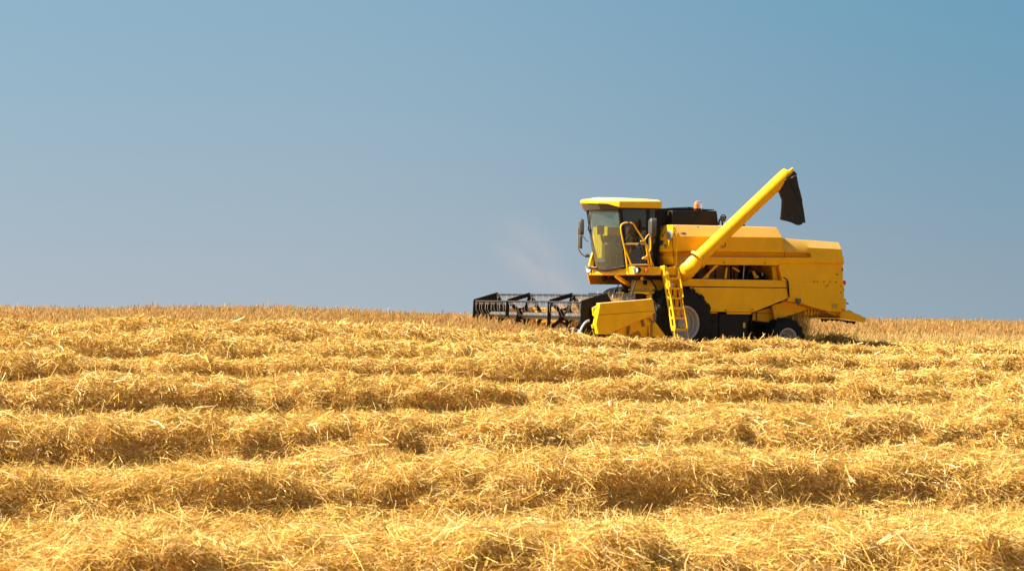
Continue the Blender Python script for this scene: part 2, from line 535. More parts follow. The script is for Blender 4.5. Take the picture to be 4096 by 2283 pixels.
# --- straw hood at the rear
hood = stepped([
    [(3131, 953, 1.22), (3225, 960, 1.22), (3243, 961, 1.22), (3354, 969, 1.22)],
    [(3133, 985, 1.35), (3225, 990, 1.35), (3243, 991, 1.35), (3366, 997, 1.35)],
    [(3139, 1008, 1.40), (3228, 1010, 1.40), (3243, 1012, 1.365), (3370, 1016, 1.365)],
    [(3139, 1013, 1.22), (3230, 1013, 1.22), (3244, 1014, 1.366), (3370, 1018, 1.366)],
    [(3139, 1029, 1.22), (3233, 1029, 1.22), (3246, 1029, 1.374), (3374, 1032, 1.374)],
    [(3137, 1030, 1.35), (3235, 1030, 1.36), (3247, 1030, 1.375), (3374, 1033, 1.375)],
    [(3116, 1049, 1.34), (3225, 1049, 1.34), (3243, 1049, 1.385), (3378, 1050, 1.385)],
    [(3116, 1058, 1.30), (3225, 1058, 1.30), (3243, 1058, 1.30), (3372, 1060, 1.30)],
    [(3137, 1127, 1.32), (3225, 1128, 1.32), (3243, 1128, 1.32), (3372, 1130, 1.32)]],
    "straw_hood", YEL, HARV)
bolts([(3256, 1126), (3270, 1126), (3295, 1127), (3319, 1127), (3343, 1128), (3348, 1098), (3370, 1075), (3370, 1081)], 1.322, 0.013, hood)

# lower rear skirt with its folded face
mb = MB()
A = [S(3138, 1129, 1.33), S(3372, 1132, 1.33), S(3377, 1137, 1.34), S(3377, 1190, 1.36)]
fold = S(3377, 1190, 1.40)
lowr = [S(3150, 1128, 1.318), S(3377, 1191, 1.345), S(3386, 1196, 1.345), S(3384, 1240, 1.36), S(3369, 1248, 1.34), S(3315, 1246, 1.32),
        S(3256, 1231, 1.32), S(3206, 1214, 1.32), S(3146, 1203, 1.32), S(3156, 1197, 1.33)]
mb.prism([S(3150, 1122, 1.312), S(3371, 1124, 1.312), S(3377, 1137, 1.312), S(3377, 1225, 1.312), S(3150, 1170, 1.312)], (0, -2.62, 0))
n = len(lowr)
a = mb.add(lowr)
b = mb.add([Vector((p.x, -p.y, p.z)) for p in lowr])
mb.face([a + i for i in range(n)]); mb.face([b + i for i in reversed(range(n))])
for i in range(n):
    j = (i + 1) % n
    mb.face((a + i, b + i, b + j, a + j))
skirt = mb.build("rear_skirt", YEL, HARV, 0.012, angle=12)
bolts([(3306, 1145), (3312, 1140), (3364, 1145), (3375, 1158), (3364, 1169)], 1.36, 0.012, skirt)
def reflector(u, v, y, r, mat, parent, name="reflector"):
    p = S(u, v, y)
    m = MB(); m.cyl(p, p + Vector((0, 0.02, 0)), r, n=16)
    return m.build(name, mat, parent)
reflector(3374, 1239, 1.37, 0.028, AMBER, skirt)
mb = MB(); mb.prism([S(*q, 1.352) for q in [(3327, 1215), (3351, 1214), (3350, 1232), (3327, 1231)]], (0, -0.012, 0))
mb.build("faded_label", simple("faded_label", (0.46, 0.30, 0.012), 0.6, var=0.25, scale=30), skirt)
mb = MB(); p = S(3378, 1131, 1.28); mb.box(p.x - 0.03, p.x + 0.03, p.y - 0.08, p.y + 0.02, p.z - 0.05, p.z + 0.05)
mb.build("tail_lamp", RED, skirt, 0.008)
mb = MB()                         # folded mirror/bracket on the skirt edge
p = S(3196, 1203, 1.42)
mb.box(p.x - 0.045, p.x + 0.05, p.y - 0.07, p.y + 0.03, p.z - 0.05, p.z + 0.055)
mb.tube([p + Vector((0, 0, -0.04)), S(3193, 1222, 1.40)], 0.028, 8)
mb.build("marker_lamp", STEEL, skirt, 0.01)
mb = MB()
mb.tube([S(3384, 1212, 1.2), S(3390, 1213, 1.2), S(3393, 1216, 1.2)], 0.014, 6)
mb.build("latch", DARK, skirt)

# --- lower side panel beside the front wheel
mb = MB()
mb.prism([S(*p, 1.30) for p in [(2716, 1114), (3145, 1121), (3147, 1150), (2722, 1144)]], (0, -0.35, 0))
mb.prism([S(*p, 1.325) for p in [(2759, 1148), (2930, 1150), (3148, 1153), (3154, 1192), (3015, 1248), (2842, 1246), (2838, 1228), (2815, 1192), (2788, 1170), (2768, 1163)]], (0, -0.06, 0))
mb.prism([S(*p, 1.30) for p in [(2842, 1247.5), (2870, 1247.5), (2870, 1253), (2840, 1253)]], (0, -0.05, 0))
mb.prism([S(*p, 1.30) for p in [(2909, 1247.5), (3010, 1249), (3002, 1257), (2909, 1256)]], (0, -0.05, 0))
side = mb.build("side_panel", YEL, HARV, 0.01)
reflector(3010, 1238.5, 1.335, 0.03, AMBER, side)
bolts([(2772, 1153), (2902, 1240)], 1.33, 0.014, side)
mb = MB(); mb.tube([S(3133, 1109, 1.34), S(3146, 1116, 1.36), S(3152, 1128, 1.36), S(3154, 1165, 1.36), S(3157, 1190, 1.36)], [0.012, 0.014, 0.02, 0.022, 0.012], 8)
mb.build("gas_strut", BLACK, side)
mb = MB(); mb.prism([S(*p, 1.34) for p in [(3128, 1063), (3114, 1063), (3130, 1122), (3145, 1122)]], (0, -0.03, 0))
mb.prism([S(*p, 1.18) for p in [(3090, 1063), (3104, 1063), (3112, 1122), (3094, 1122)]], (0, -0.05, 0))
mb.build("tank_strut", YEL, HARV, 0.006)

# --- machinery seen through the gap between tank and side panel
mb = MB()
mb.mi = 0
mb.box(S(3150, 1090, 0.9).x, S(2700, 1090, 0.9).x, -1.25, 0.35, S(2900, 1175, 0.35).z, S(2900, 1045, 0.35).z)
mb.mi = 1
mb.prism([S(*p, 0.55) for p in [(2790, 1066), (2850, 1063), (2848, 1112), (2795, 1112)]], (0, -0.15, 0))
for u0, u1 in ((2866, 2896), (2905, 2922), (2926, 2934), (2942, 2954), (2838, 2858)):
    mb.prism([S(u0, 1063, 0.7), S(u1, 1063, 0.7), S(u1 - 2, 1116, 0.7), S(u0 - 2, 1116, 0.7)], (0, -0.25, 0))
mb.prism([S(*p, 0.62) for p in [(3000, 1068), (3085, 1064), (3088, 1118), (3060, 1119), (3058, 1098), (3030, 1086), (2996, 1092)]], (0, -0.3, 0))
mb.prism([S(*p, 0.75) for p in [(3063, 1098), (3078, 1096), (3081, 1118), (3062, 1118)]], (0, -0.1, 0))
mb.mi = 2
for a_, b_, r_ in (((2982, 1062, 1.0), (2970, 1116, 1.0), 0.02), ((2998, 1064, .95), (2988, 1100, .95), 0.03), ((3003, 1066, .95), (3022, 1088, .95), 0.035),
                   ((3022, 1088, .95), (3040, 1102, .95), 0.05), ((3040, 1102, .95), (3062, 1118, .95), 0.03), ((2990, 1092, .95), (3012, 1104, .95), 0.02),
                   ((2922, 1064, .9), (2926, 1116, .9), 0.02), ((2776, 1080, 1.0), (2786, 1114, 1.0), 0.05)):
    mb.tube([S(*a_), S(*b_)], r_, 8)
mb.prism([S(*p, 0.9) for p in [(2974, 1103), (3050, 1102), (3050, 1117), (2974, 1116)]], (0, -0.2, 0))
mb.mi = 3
mb.tube([S(2976.5, 1060, 1.1), S(2972.5, 1116, 1.1)], 0.013, 6)
mb.sphere(S(3049, 1096, 1.0), 0.03, 6, (0.7, 0.7, 1.6))
mb.mi = 4
mb.prism([S(*p, 1.2) for p in [(2862, 1061), (2876, 1061), (2838, 1094), (2834, 1112), (2810, 1116)]], (0, -0.05, 0))
mb.prism([S(*p, 1.2) for p in [(2906, 1070), (2910, 1070), (2906, 1114), (2900, 1114)]], (0, -0.05, 0))
mb.prism([S(*p, 1.0) for p in [(2934, 1068), (2960, 1083), (2958, 1088), (2934, 1074)]], (0, -0.05, 0))
mb.prism([S(*p, 1.0) for p in [(3012, 1084), (3018, 1084), (3026, 1100), (3034, 1104), (3036, 1110), (3022, 1114), (3016, 1102)]], (0, -0.05, 0))
mb.build("threshing_gear", [DARK, BROWN, BLACK, WIRE, YEL], HARV)

# --- underbody, fuel tank, rear axle
mb = MB()
mb.box(-1.75, 1.0, -1.12, 0.95, 0.62, S(2900, 1180, 0.95).z)
mb.box(-3.3, -1.75, -0.8, 0.55, 0.85, S(2900, 1180, 0.95).z)
mb.box(-1.6, 0.9, -0.95, 0.85, 0.45, 0.66)
mb.build("underbody", DARK, HARV)
mb = MB()
mb.mi = 0
mb.prism([S(*p, 1.2) for p in [(2842, 1251), (2875, 1252), (2873, 1372), (2835, 1372)]], (0, -0.7, 0))
mb.prism([S(*p, 1.215) for p in [(2877, 1252), (3001, 1257), (2984, 1340), (2980, 1372), (2876, 1372)]], (0, -0.7, 0))
box = mb.build("fuel_tank", BLACK, HARV, 0.012)
mb = MB(); mb.mi = 0
mb.prism([S(*p, 1.221) for p in [(2973, 1290), (2981, 1290), (2981, 1310), (2973, 1310)]], (0, -0.005, 0))
mb.mi = 1
for v in (1293, 1297, 1302, 1306):
    mb.prism([S(*p, 1.223) for p in [(2975, v), (2979, v), (2979, v + 1.6), (2975, v + 1.6)]], (0, -0.004, 0))
mb.build("label", [LABELY, INK], box)
mb = MB()
mb.mi = 0
mb.prism([S(*p, 1.02) for p in [(3098, 1219), (3146, 1204), (3206, 1216), (3256, 1232), (3217, 1242), (3108, 1278)]], (0, -0.05, 0))
mb.prism([S(*p, 0.85) for p in [(3010, 1252), (3096, 1226), (3100, 1291), (3074, 1289), (3007, 1279)]], (0, -0.3, 0))
mb.prism([S(*p, 1.04) for p in [(3088, 1224), (3097, 1218), (3109, 1279), (3101, 1277)]], (0, -0.05, 0))
mb.mi = 1
mb.prism([S(*p, 0.90) for p in [(3007, 1257), (3012, 1257), (3008, 1300), (3000, 1300)]], (0, -0.05, 0))
mb.prism([S(*p, 0.90) for p in [(3026, 1248), (3028, 1248), (3031, 1292), (3028, 1292)]], (0, -0.03, 0))
mb.prism([S(*p, 0.86) for p in [(3010, 1252), (3096, 1252), (3096, 1254), (3010, 1254)]], (0, -0.01, 0))
mb.mi = 2
mb.prism([S(*p, 0.6) for p in [(2992, 1296), (3060, 1293), (3060, 1330), (2990, 1332)]], (0, -0.8, 0))
mb.build("rear_frame", [YEL, BLACK, DARK], HARV, 0.008)

# --- wheels
def wheel(name, c, rad, width, rimr, dish, nlug, label=None):
    """c = centre of the outer face; outer side is +y or -y by the sign of width"""
    e = empty(name, HARV, (0, 0, 0))
    sg = 1 if width > 0 else -1
    w = abs(width)
    def pr(l): return [(r, -sg * o) for r, o in l]
    mb = MB()
    mb.lathe(pr([(rimr, 0.055), (rimr + 0.02, 0.02), (rimr + (rad - rimr) * 0.35, -0.012), (rad * 0.80, 0.0), (rad * 0.915, 0.035), (rad * 0.945, 0.09), (rad * 0.955, w / 2),
                 (rad * 0.945, w - 0.09), (rad * 0.915, w - 0.035), (rad * 0.80, w), (rimr + 0.02, w - 0.02), (rimr, w - 0.055), (rimr - 0.01, w / 2), (rimr, 0.055)]), c, 64)
    # chevron lugs
    for side in (0, 1):
        for k in range(nlug):
            a0 = 2 * PI * (k + 0.5 * side) / nlug
            span = 2 * PI / nlug
            rows = []
            for t in range(6):
                f = t / 5
                yy = (0.012 + f * (w * 0.54 - 0.012))
                yy = yy if side == 0 else w - yy
                a = a0 + f * span * 0.95
                hw = span * (0.24 - 0.07 * f)
                r0 = rad * (0.90 if f == 0 else 0.94); r1 = rad * (0.965 if f == 0 else 1.0 if f < .8 else .985)
                row = []
                for aa, rr in ((a - hw, r0), (a - hw * 0.7, r1), (a + hw * 0.7, r1), (a + hw, r0)):
                    row.append(Vector((c[0] + rr * math.cos(aa), c[1] - sg * yy, c[2] + rr * math.sin(aa))))
                rows.append(row)
            # shoulder bar down the sidewall
            yy = 0.004 if side == 0 else w - 0.004
            sh = []
            hw = span * 0.17
            for aa, rr in ((a0 - hw, rad * .79), (a0 - hw * 0.8, rad * .86), (a0 + hw * 0.8, rad * .86), (a0 + hw, rad * .79)):
                sh.append(Vector((c[0] + rr * math.cos(aa - 0.03), c[1] - sg * yy, c[2] + rr * math.sin(aa - 0.03))))
            mb.loft([sh] + rows, True, True)
    tyre = mb.build("tyre", RUBBER, e, angle=35)
    mb = MB()
    mb.lathe(pr([(rimr + 0.012, 0.05), (rimr + 0.028, 0.012), (rimr + 0.010, 0.0), (rimr - 0.015, 0.012), (rimr - 0.03, 0.05), (rimr * 0.90, 0.075), (rimr * 0.885, 0.11),
                 (rimr * 0.80, 0.135), (rimr * 0.785, dish), (rimr * 0.60, dish + 0.02), (rimr * 0.56, dish - 0.015), (rimr * 0.30, dish - 0.02), (rimr * 0.28, dish - 0.06), (rimr * 0.1, dish - 0.07), (0.001, dish - 0.07)]), c, 56)
    rim = mb.build("rim", RIM, e, angle=30)
    for k in range(8):
        mb = MB()
        a = 2 * PI * k / 8 + 0.2
        p = Vector((c[0] + rimr * 0.43 * math.cos(a), c[1] - sg * (dish - 0.018), c[2] + rimr * 0.43 * math.sin(a)))
        mb.cyl(p, p + Vector((0, sg * 0.03, 0)), 0.018, n=6)
        mb.build("wheel_nut", DARK, e)
    return e
wheel("front_wheel", (0, 1.45, 0.82), 0.825, 0.62, 0.375, 0.19, 17)
wheel("front_wheel", (0, -1.45, 0.82), 0.825, -0.62, 0.375, 0.19, 17)
rc = S(3153, 1356, 1.28)
wheel("rear_wheel", (rc.x, 1.28, rc.z), 0.50, 0.40, 0.232, 0.15, 15)
wheel("rear_wheel", (rc.x, -1.28, rc.z), 0.50, -0.40, 0.232, 0.15, 15)
mb = MB()
mb.tube([(rc.x, -1.1, rc.z), (rc.x, 1.1, rc.z)], 0.09, 10)
mb.build("axle", DARK, HARV)
mb = MB()
mb.tube([(0, -1.1, 0.82), (0, 1.1, 0.82)], 0.16, 12)
mb.build("axle", DARK, HARV)

# --- rear spreader board
mb = MB(); mb.mi = 0
mb.prism([S(*p, 1.25) for p in [(3361, 1252), (3386, 1240), (3412, 1249), (3443, 1262), (3466, 1272), (3459, 1289), (3393, 1277), (3361, 1272)]], (0, -0.03, 0))
mb.prism([S(*p, -1.22) for p in [(3361, 1252), (3386, 1244), (3412, 1252), (3443, 1264), (3460, 1272), (3455, 1286), (3393, 1277), (3361, 1272)]], (0, -0.03, 0))
p0, p1 = S(3390, 1243, 1.22), S(3464, 1274, 1.22)
mb.prism([p0, p1, p1 + Vector((0, 0, -0.02)), p0 + Vector((0, 0, -0.02))], (0, -2.44, 0))
mb.mi = 2
mb.prism([S(*p, 1.0) for p in [(3272, 1256), (3362, 1252), (3362, 1262), (3272, 1258)]], (0, -0.2, 0))
mb.mi = 0
mb.prism([S(*p, 1.12) for p in [(3254, 1268), (3362, 1270), (3378, 1275), (3340, 1276), (3250, 1274)]], (0, -0.04, 0))
mb.prism([S(*p, 1.10) for p in [(3288, 1239), (3364, 1250), (3362, 1266), (3320, 1256)]], (0, -0.04, 0))
mb.mi = 1
mb.prism([S(*p, 0.95) for p in [(3287, 1262), (3356, 1266), (3352, 1271), (3287, 1268)]], (0, -1.0, 0))
teeth = [(3285, 1274), (3340, 1275), (3420, 1285), (3424, 1287), (3418, 1297), (3409, 1291), (3399, 1290), (3392, 1293), (3380, 1286), (3367, 1284), (3358, 1282), (3350, 1285), (3338, 1276),
         (3331, 1285), (3323, 1275), (3315, 1282), (3311, 1280), (3305, 1288), (3297, 1278), (3291, 1288)]
mb.prism([S(*p, 0.80) for p in teeth], (0, -0.04, 0))
tl = [S(3394, 1240, 0.9), S(3410, 1246, 0.9), S(3412, 1249, 0.9), S(3443, 1261, 0.9), S(3443, 1264, 0.9), S(3392, 1246, 0.9)]
mb.prism(tl, (0, -1.6, 0))
mb.build("straw_spreader", [YEL, DARK, BROWN], HARV, 0.004)
for u, v0, v1 in ((3219, 1244, 1276), (3233, 1240, 1272), (3246, 1236, 1266), (3259, 1234, 1262), (3272, 1236, 1258)):
    mb = MB()
    mb.tube([S(u + 1, v0 - 6, 1.05), S(u + 1, v0 + 4, 1.05), S(u - 1.5, v1, 1.05)], [0.016, 0.015, 0.007], 6)
    mb.build("guide_finger", YEL, HARV)

# --- unloading auger, lying back along the side
AUG = empty("unloading_auger", HARV)
lo, hi = S(2793, 1034, 1.68), S(3131, 712, 1.72)
ax = (hi - lo).normalized()
mb = MB()
mb.tube([lo, hi], 0.155, 40)
tube = mb.build("auger_tube", YELB, AUG, angle=50)
mb = MB()
sidev = Vector((0, 1, 0)); upv = sidev.cross(ax).normalized()
if upv.z < 0: upv = -upv
# hooded mouth turned downwards
path = [hi - ax * 0.02, hi + ax * 0.09, hi + ax * 0.16 - Vector((0, 0, 0.05)), hi + ax * 0.19 - Vector((0, 0, 0.14))]
mb.tube(path, [0.158, 0.158, 0.145, 0.11], 32)
mb.tube([S(3157, 686, 1.86), S(3171, 676, 1.86)], 0.035, 10)
mb.build("auger_mouth", YELB, AUG, angle=45)
mb = MB()
mb.tube([lo - ax * 0.03, lo + ax * 0.0], 0.222, 40)
mb.tube([lo - ax * 0.075, lo - ax * 0.035], 0.222, 40)
for k in range(22):
    a = 2 * PI * k / 22
    d = sidev * math.cos(a) + upv * math.sin(a)
    mb.mi = 1
    mb.cyl(lo - ax * 0.085 + d * 0.197, lo + ax * 0.012 + d * 0.197, 0.012, n=6)
mb.build("flange", [YEL, DARK], AUG)
mb = MB()
c1 = S(2752, 1077, 1.62)
mb.tube([lo - ax * 0.07, (lo - ax * 0.07) * 0.45 + c1 * 0.55, c1, S(2733, 1087, 1.38), S(2716, 1083, 1.0)], [0.185, 0.195, 0.205, 0.22, 0.24], 32)
mb.build("elbow", YEL, AUG, angle=60)
mb = MB()                         # arched collar on the tank wall round the elbow
arc = []
for k in range(12):
    f = k / 11
    arc.append(S(2700 + 82 * f, 1062 - 40 * math.sin(f * PI * 0.52) + 2 * f, 1.47))
mb.tube(arc, 0.018, 8)
mb.build("elbow_collar", YEL, AUG)
# black canvas spout, hanging open
mb = MB()
def ring(c, hw, hd, sk, crease, ph=0.0, tilt=0.0):
    pts = []
    for k in range(44):
        a = 2 * PI * k / 44
        x = math.cos(a); y = math.sin(a)
        m = 1 + crease * math.cos(4 * a + ph)
        pts.append(Vector((c.x + hw * x * m, c.y + hd * y * m, c.z + sk * x + tilt * y)))
    return pts
def zp(x, y): return 3000 + x / 3.122, 640 + y / 3.122
def cen(xl, yl_, xr, yr, yy, hd, crease=0.0, ph=0.0, tilt=0.0):
    a, b = S(*zp(xl, yl_), yy), S(*zp(xr, yr), yy)
    m = (a + b) / 2
    d = (b - a) / 2
    return ring(m, d.x, hd, d.z, crease, ph, tilt)
def fold(rings):
    """one hard pleat running down the cloth on the side facing the ladder, deepest half way"""
    out = []
    for r_i, r in enumerate(rings):
        f = r_i / (len(rings) - 1)
        c = sum(r, Vector()) / len(r)
        row = []
        for k, p in enumerate(r):
            a = 2 * PI * k / len(r)              # 0 = towards the front of the machine, pi/2 = outwards
            a_f = 1.85 - 1.05 * min(1, f * 1.4)
            amt = 0.30 + 0.5 * math.sin(PI * min(1, 0.15 + f * 0.85))
            win = math.exp(-((a - 1.5) / 0.95) ** 6)
            push = (-0.42 * math.exp(-((a - a_f - 0.12) / 0.16) ** 2) + 0.22 * math.exp(-((a - a_f + 0.22) / 0.2) ** 2) - 0.12 * math.exp(-((a - 2.2) / 0.22) ** 2)) * amt * win
            q = p + (p - c) * push
            if r_i == len(rings) - 1: q += Vector((0, 0, -0.06 * math.exp(-((a - 1.6) / 0.5) ** 2)))
            row.append(q)
        out.append(row)
    return out
rings = fold([cen(312, 272, 548, 140, 1.72, 0.185), cen(318, 288, 566, 172, 1.72, 0.19), cen(342, 345, 588, 300, 1.73, 0.20), cen(378, 420, 606, 390, 1.74, 0.20),
         cen(410, 500, 622, 485, 1.75, 0.20), cen(404, 610, 643, 610, 1.75, 0.21), cen(396, 690, 658, 700, 1.75, 0.22), cen(388, 748, 672, 768, 1.75, 0.23, 0, 0, -.05)])
mb.sm = True
mb.loft(rings, True, False)
inner = [[p + (sum(r, Vector()) / len(r) - p) * 0.06 for p in r] for r in rings]
bb = len(mb.v)
mb.loft(inner, True, False)
n = 44; last = 7
for k in range(n):
    j = (k + 1) % n
    mb.face((last * n + k, last * n + j, bb + last * n + j, bb + last * n + k))
sp = mb.build("spout", CANVAS, AUG, angle=40)
mb = MB()
rr = rings[1]
mb.tube([p for p in rr] + [rr[0]], 0.016, 6, cap=False)
mb.build("clamp_band", STEEL, AUG)

# --- engine cover and what stands on it
x0, x1 = S(2868, 844, 1.1).x, S(2689, 841, 1.1).x
zt0, zt1 = S(2868, 844, 1.1).z, S(2689, 841, 1.1).z
zb = S(2780, 902, 1.1).z
mb = MB()
mb.prism([S(2689, 841, 1.1), S(2868, 844, 1.1), S(2875, 903, 1.1), S(2688, 903, 1.1)], (0, -2.2, 0))
cover = mb.build("engine_cover", ENGINE, HARV, 0.02)
mb = MB()
zt = S(2760, 836, 0.9).z
mb.prism([S(2660, 835, 0.95), S(2700, 831, 0.95), S(2858, 838, 0.95), S(2858, 842, 0.95), S(2660, 842, 0.95)], (0, -1.6, 0))
mb.prism([S(2752, 827, 0.8), S(2815, 835, 0.8), S(2815, 840, 0.8), S(2752, 838, 0.8)], (0, -0.9, 0))
mb.build("cover_lid", BLACK, cover, 0.01)
bolts([(2691, 852), (2691, 872), (2697, 846), (2784, 874)], 1.105, 0.012, cover)
mb = MB()
q = S(2671, 850, 0.9); fx = S(2689, 841, 1.1).x
c = SX(2671, 852, fx + 0.004)
mb.prism([Vector((fx + 0.004, c.y - 0.035, c.z - 0.055)), Vector((fx + 0.004, c.y + 0.035, c.z - 0.055)), Vector((fx + 0.004, c.y + 0.035, c.z + 0.035)), Vector((fx + 0.004, c.y, c.z + 0.075)), Vector((fx + 0.004, c.y - 0.035, c.z + 0.035))], (0.004, 0, 0))
mb.build("label", LABELY, cover)
# beacon
bc = S(2785.5, 838, 1.02)
bt = S(2785.5, 812, 1.02).z
BEA = empty("beacon", HARV)
mb = MB(); mb.cyl((bc.x, bc.y, bc.z - 0.03), (bc.x, bc.y, bc.z + 0.02), 0.064, n=20)
mb.box(bc.x - 0.05, bc.x + 0.05, bc.y - 0.02, bc.y + 0.1, bc.z - 0.14, bc.z - 0.04)
mb.build("beacon_base", BLACK, BEA)
mb = MB(); mb.tube([(bc.x, bc.y, bc.z + 0.02), (bc.x, bc.y, bc.z + 0.1), (bc.x, bc.y, bt - 0.02), (bc.x, bc.y, bt)], [0.058, 0.056, 0.05, 0.03], 20)
mb.build("beacon_lens", AMBER, BEA)
mb = MB()
pts = [S(2807, 842, 1.02)]
for k in range(9):
    a = PI * k / 8
    pts.append(S(2793 + 13 * math.cos(a), 816 - 11 * math.sin(a), 1.02))
pts.append(S(2779, 834, 1.02))
mb.tube(pts, 0.011, 6)
mb.build("guard_hoop", YEL, BEA)
# work lamp
def lamp(name, c, r, depth, direction, mat_body, parent, lens=LENS):
    d = Vector(direction).normalized()
    e = empty(name, parent)
    mb = MB()
    mb.tube([c - d * depth, c - d * depth * 0.7, c - d * 0.03, c], [r * 0.45, r * 0.8, r, r * 1.02], 20)
    mb.build("lamp_body", mat_body, e)
    mb = MB()
    mb.tube([c - d * 0.004, c + d * 0.006, c + d * 0.016], [r * 0.9, r * 0.86, r * 0.4], 20)
    mb.build("lens", lens, e)
    return e
wlp = S(2893, 876, 1.12)
wl_ = lamp("work_lamp", wlp, 0.066, 0.11, (0.3, 1, 0), PLASTIC, HARV, PLASTIC)
mb = MB()
pts = [wlp + Vector((0.075 * math.cos(a), 0.0, 0.02 + 0.075 * math.sin(a))) for a in [k * PI / 8 for k in range(9)]]
mb.tube(pts, 0.012, 6)
mb.tube([wlp + Vector((0, -0.05, -0.05)), S(2891, 902, 1.05)], 0.02, 6)
mb.tube([wlp + Vector((0.06, -0.05, 0.0)), S(2876, 888, 1.05), S(2875, 900, 1.05)], 0.02, 6)
mb.build("lamp_bracket", BLACK, wl_)
mb = MB(); p = S(2972, 902, 1.0); mb.box(p.x - 0.06, p.x + 0.06, p.y - 0.1, p.y, p.z - 0.03, p.z + 0.03); mb.build("tank_hatch", BLACK, HARV, 0.01)

# --- operator platform and front skirts
YC = 0.175
pz0, pz1 = S(2560, 1099, 1.35).z, S(2560, 1066, 1.35).z
def plan(pts, z0, z1, mb):
    mb.prism([Vector((x, y, z0)) for x, y in pts], (0, 0, z1 - z0))
mb = MB()
xr_ = S(2645, 1080, 1.35).x
xn = S(2540, 1085, 1.35).x
xf = S(2353, 1085, -0.85).x
arcp = []
ya, yb = -0.70, 1.02
for k in range(13):
    f = k / 12
    yy = ya + (yb - ya) * f
    arcp.append((xf + 0.02 + 0.16 * math.sin(PI * f) ** 0.8, yy))
outline = [(xr_, -0.85), (xf - 0.02, -0.85), (xf, -0.80)] + arcp + [(xn + 0.02, 1.15), (xn, 1.33), (xn - 0.05, 1.35), (xr_, 1.35)]
plan(outline, pz0, pz1, mb)
plat = mb.build("platform", YEL, HARV, 0.012)
# raised nose fairings either side of the windscreen foot
mb = MB()
mb.prism([S(*p, -0.82) for p in [(2351, 1064), (2357, 1040), (2366, 1010), (2372, 1000), (2382, 1012), (2390, 1066)]], (0, 0.06, 0))
mb.build("nose_fairing", YEL, plat, 0.012)
# right-hand skirt under the platform: its inner face is seen below the cab
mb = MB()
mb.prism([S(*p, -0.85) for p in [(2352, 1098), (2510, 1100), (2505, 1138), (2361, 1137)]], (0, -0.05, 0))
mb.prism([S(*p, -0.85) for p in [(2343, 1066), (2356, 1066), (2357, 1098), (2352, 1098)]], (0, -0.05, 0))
mb.build("underskirt", GRIMY_SHADED, HARV, 0.008)  # shade below the platform is put into this darker paint
# under-cab structure
mb = MB()
mb.mi = 0
mb.box(0.1, 0.75, -0.6, 1.0, S(2560, 1118, 1.0).z, pz0 - 0.003)
mb.mi = 1
mb.tube([S(2464, 1101, 0.55), S(2482, 1116, 0.55), S(2515, 1137, 0.3)], 0.05, 10)
mb.mi = 2
mb.tube([S(2492, 1136, 0.35), S(2500, 1150, 0.3), S(2506, 1175, 0.3)], [0.04, 0.055, 0.05], 10)
mb.mi = 1
mb.box(S(2592, 1110, .9).x, S(2570, 1110, .9).x, 0.82, 0.9, S(2590, 1120, .9).z, pz0)
mb.build("undercab_frame", [DARK, YEL, DARK], HARV)

# --- feeder house
xa = 0.45
ya_, yb_f = SX(2522, 1140, xa).y, SX(2618, 1140, xa).y
za, zb_ = SX(2570, 1110, xa).z, SX(2570, 1156, xa).z
mb = MB()
mb.prism([Vector((-0.3, ya_, za)), Vector((xa - 0.03, ya_, za)), Vector((xa, ya_, zb_)), Vector((xa + 0.02, ya_, zb_ - 0.12)), Vector((1.75, ya_, zb_ - 0.52)), Vector((1.75, ya_, 0.35)), Vector((-0.3, ya_, 0.75))], (0, yb_f - ya_, 0))
feeder = mb.build("feeder_house", YEL, HARV, 0.012)
mb = MB()
mb.box(xa + 0.003, xa + 0.08, ya_ - 0.12, yb_f + 0.02, zb_ - 0.03, zb_ - 0.004)
mb.build("feeder_ledge", YEL, feeder, 0.004)
for k in range(7):
    mb = MB()
    y = ya_ + 0.02 + k * (yb_f - ya_ - 0.04) / 6
    mb.cyl((xa + 0.05, y, zb_ - 0.006), (xa + 0.05, y, zb_ + 0.012), 0.012, n=6)
    mb.build("bolt", DARK, feeder)
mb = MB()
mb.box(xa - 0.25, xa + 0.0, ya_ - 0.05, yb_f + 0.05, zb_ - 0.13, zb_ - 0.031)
mb.build("feeder_gap_shade", BLACK, feeder)  # black block standing for the shade in the gap under the ledge
mb = MB()
xq = 0.72
yq0, yq1 = SX(2471, 1185, xq).y, SX(2602, 1185, xq).y
zq0, zq1 = SX(2540, 1226, xq).z, SX(2540, 1168, xq).z
mb.box(xq - 0.05, xq, yq0, yq1, zq0, zq1)
mb.box(xq, xq + 0.05, yq0, yq1, zq1 - 0.05, zq1 + 0.001)
mb.build("feeder_throat", YEL, feeder, 0.006)
mb = MB(); mb.sphere(S(2417, 1112, -0.45), 0.075, 8); mb.cyl(S(2417, 1112, -0.45), S(2417, 1098, -0.45), 0.025, n=8)
mb.build("under_lamp", BLACK, HARV)
mb = MB(); p = S(2583, 1122, 0.75); mb.tube([p + Vector((0, 0, 0.06)), p + Vector((0.03, 0, -0.09))], [0.05, 0.045], 12); mb.tube([p + Vector((0, 0, 0.04)), p + Vector((0, 0, 0.2))], 0.015, 6)
mb.build("under_lamp", BLACK, HARV)
for pts, r in (([(2570, 1100, 1.0), (2552, 1112, 1.05), (2545, 1122, 1.1), (2538, 1145, 1.2), (2532, 1160, 1.3), (2524, 1190, 1.5), (2520, 1202, 1.6)], 0.024),
               ([(2572, 1104, 0.95), (2590, 1110, 0.95), (2604, 1120, 0.95), (2618, 1140, 0.95), (2628, 1162, 0.95), (2640, 1180, 0.95)], 0.026),
               ([(2474, 1136, -0.1), (2470, 1150, 0.0), (2469, 1176, 0.1)], 0.012)):
    mb = MB(); mb.tube([S(*p) for p in pts], r, 8)
    mb.build("hydraulic_hose", HOSE, HARV)

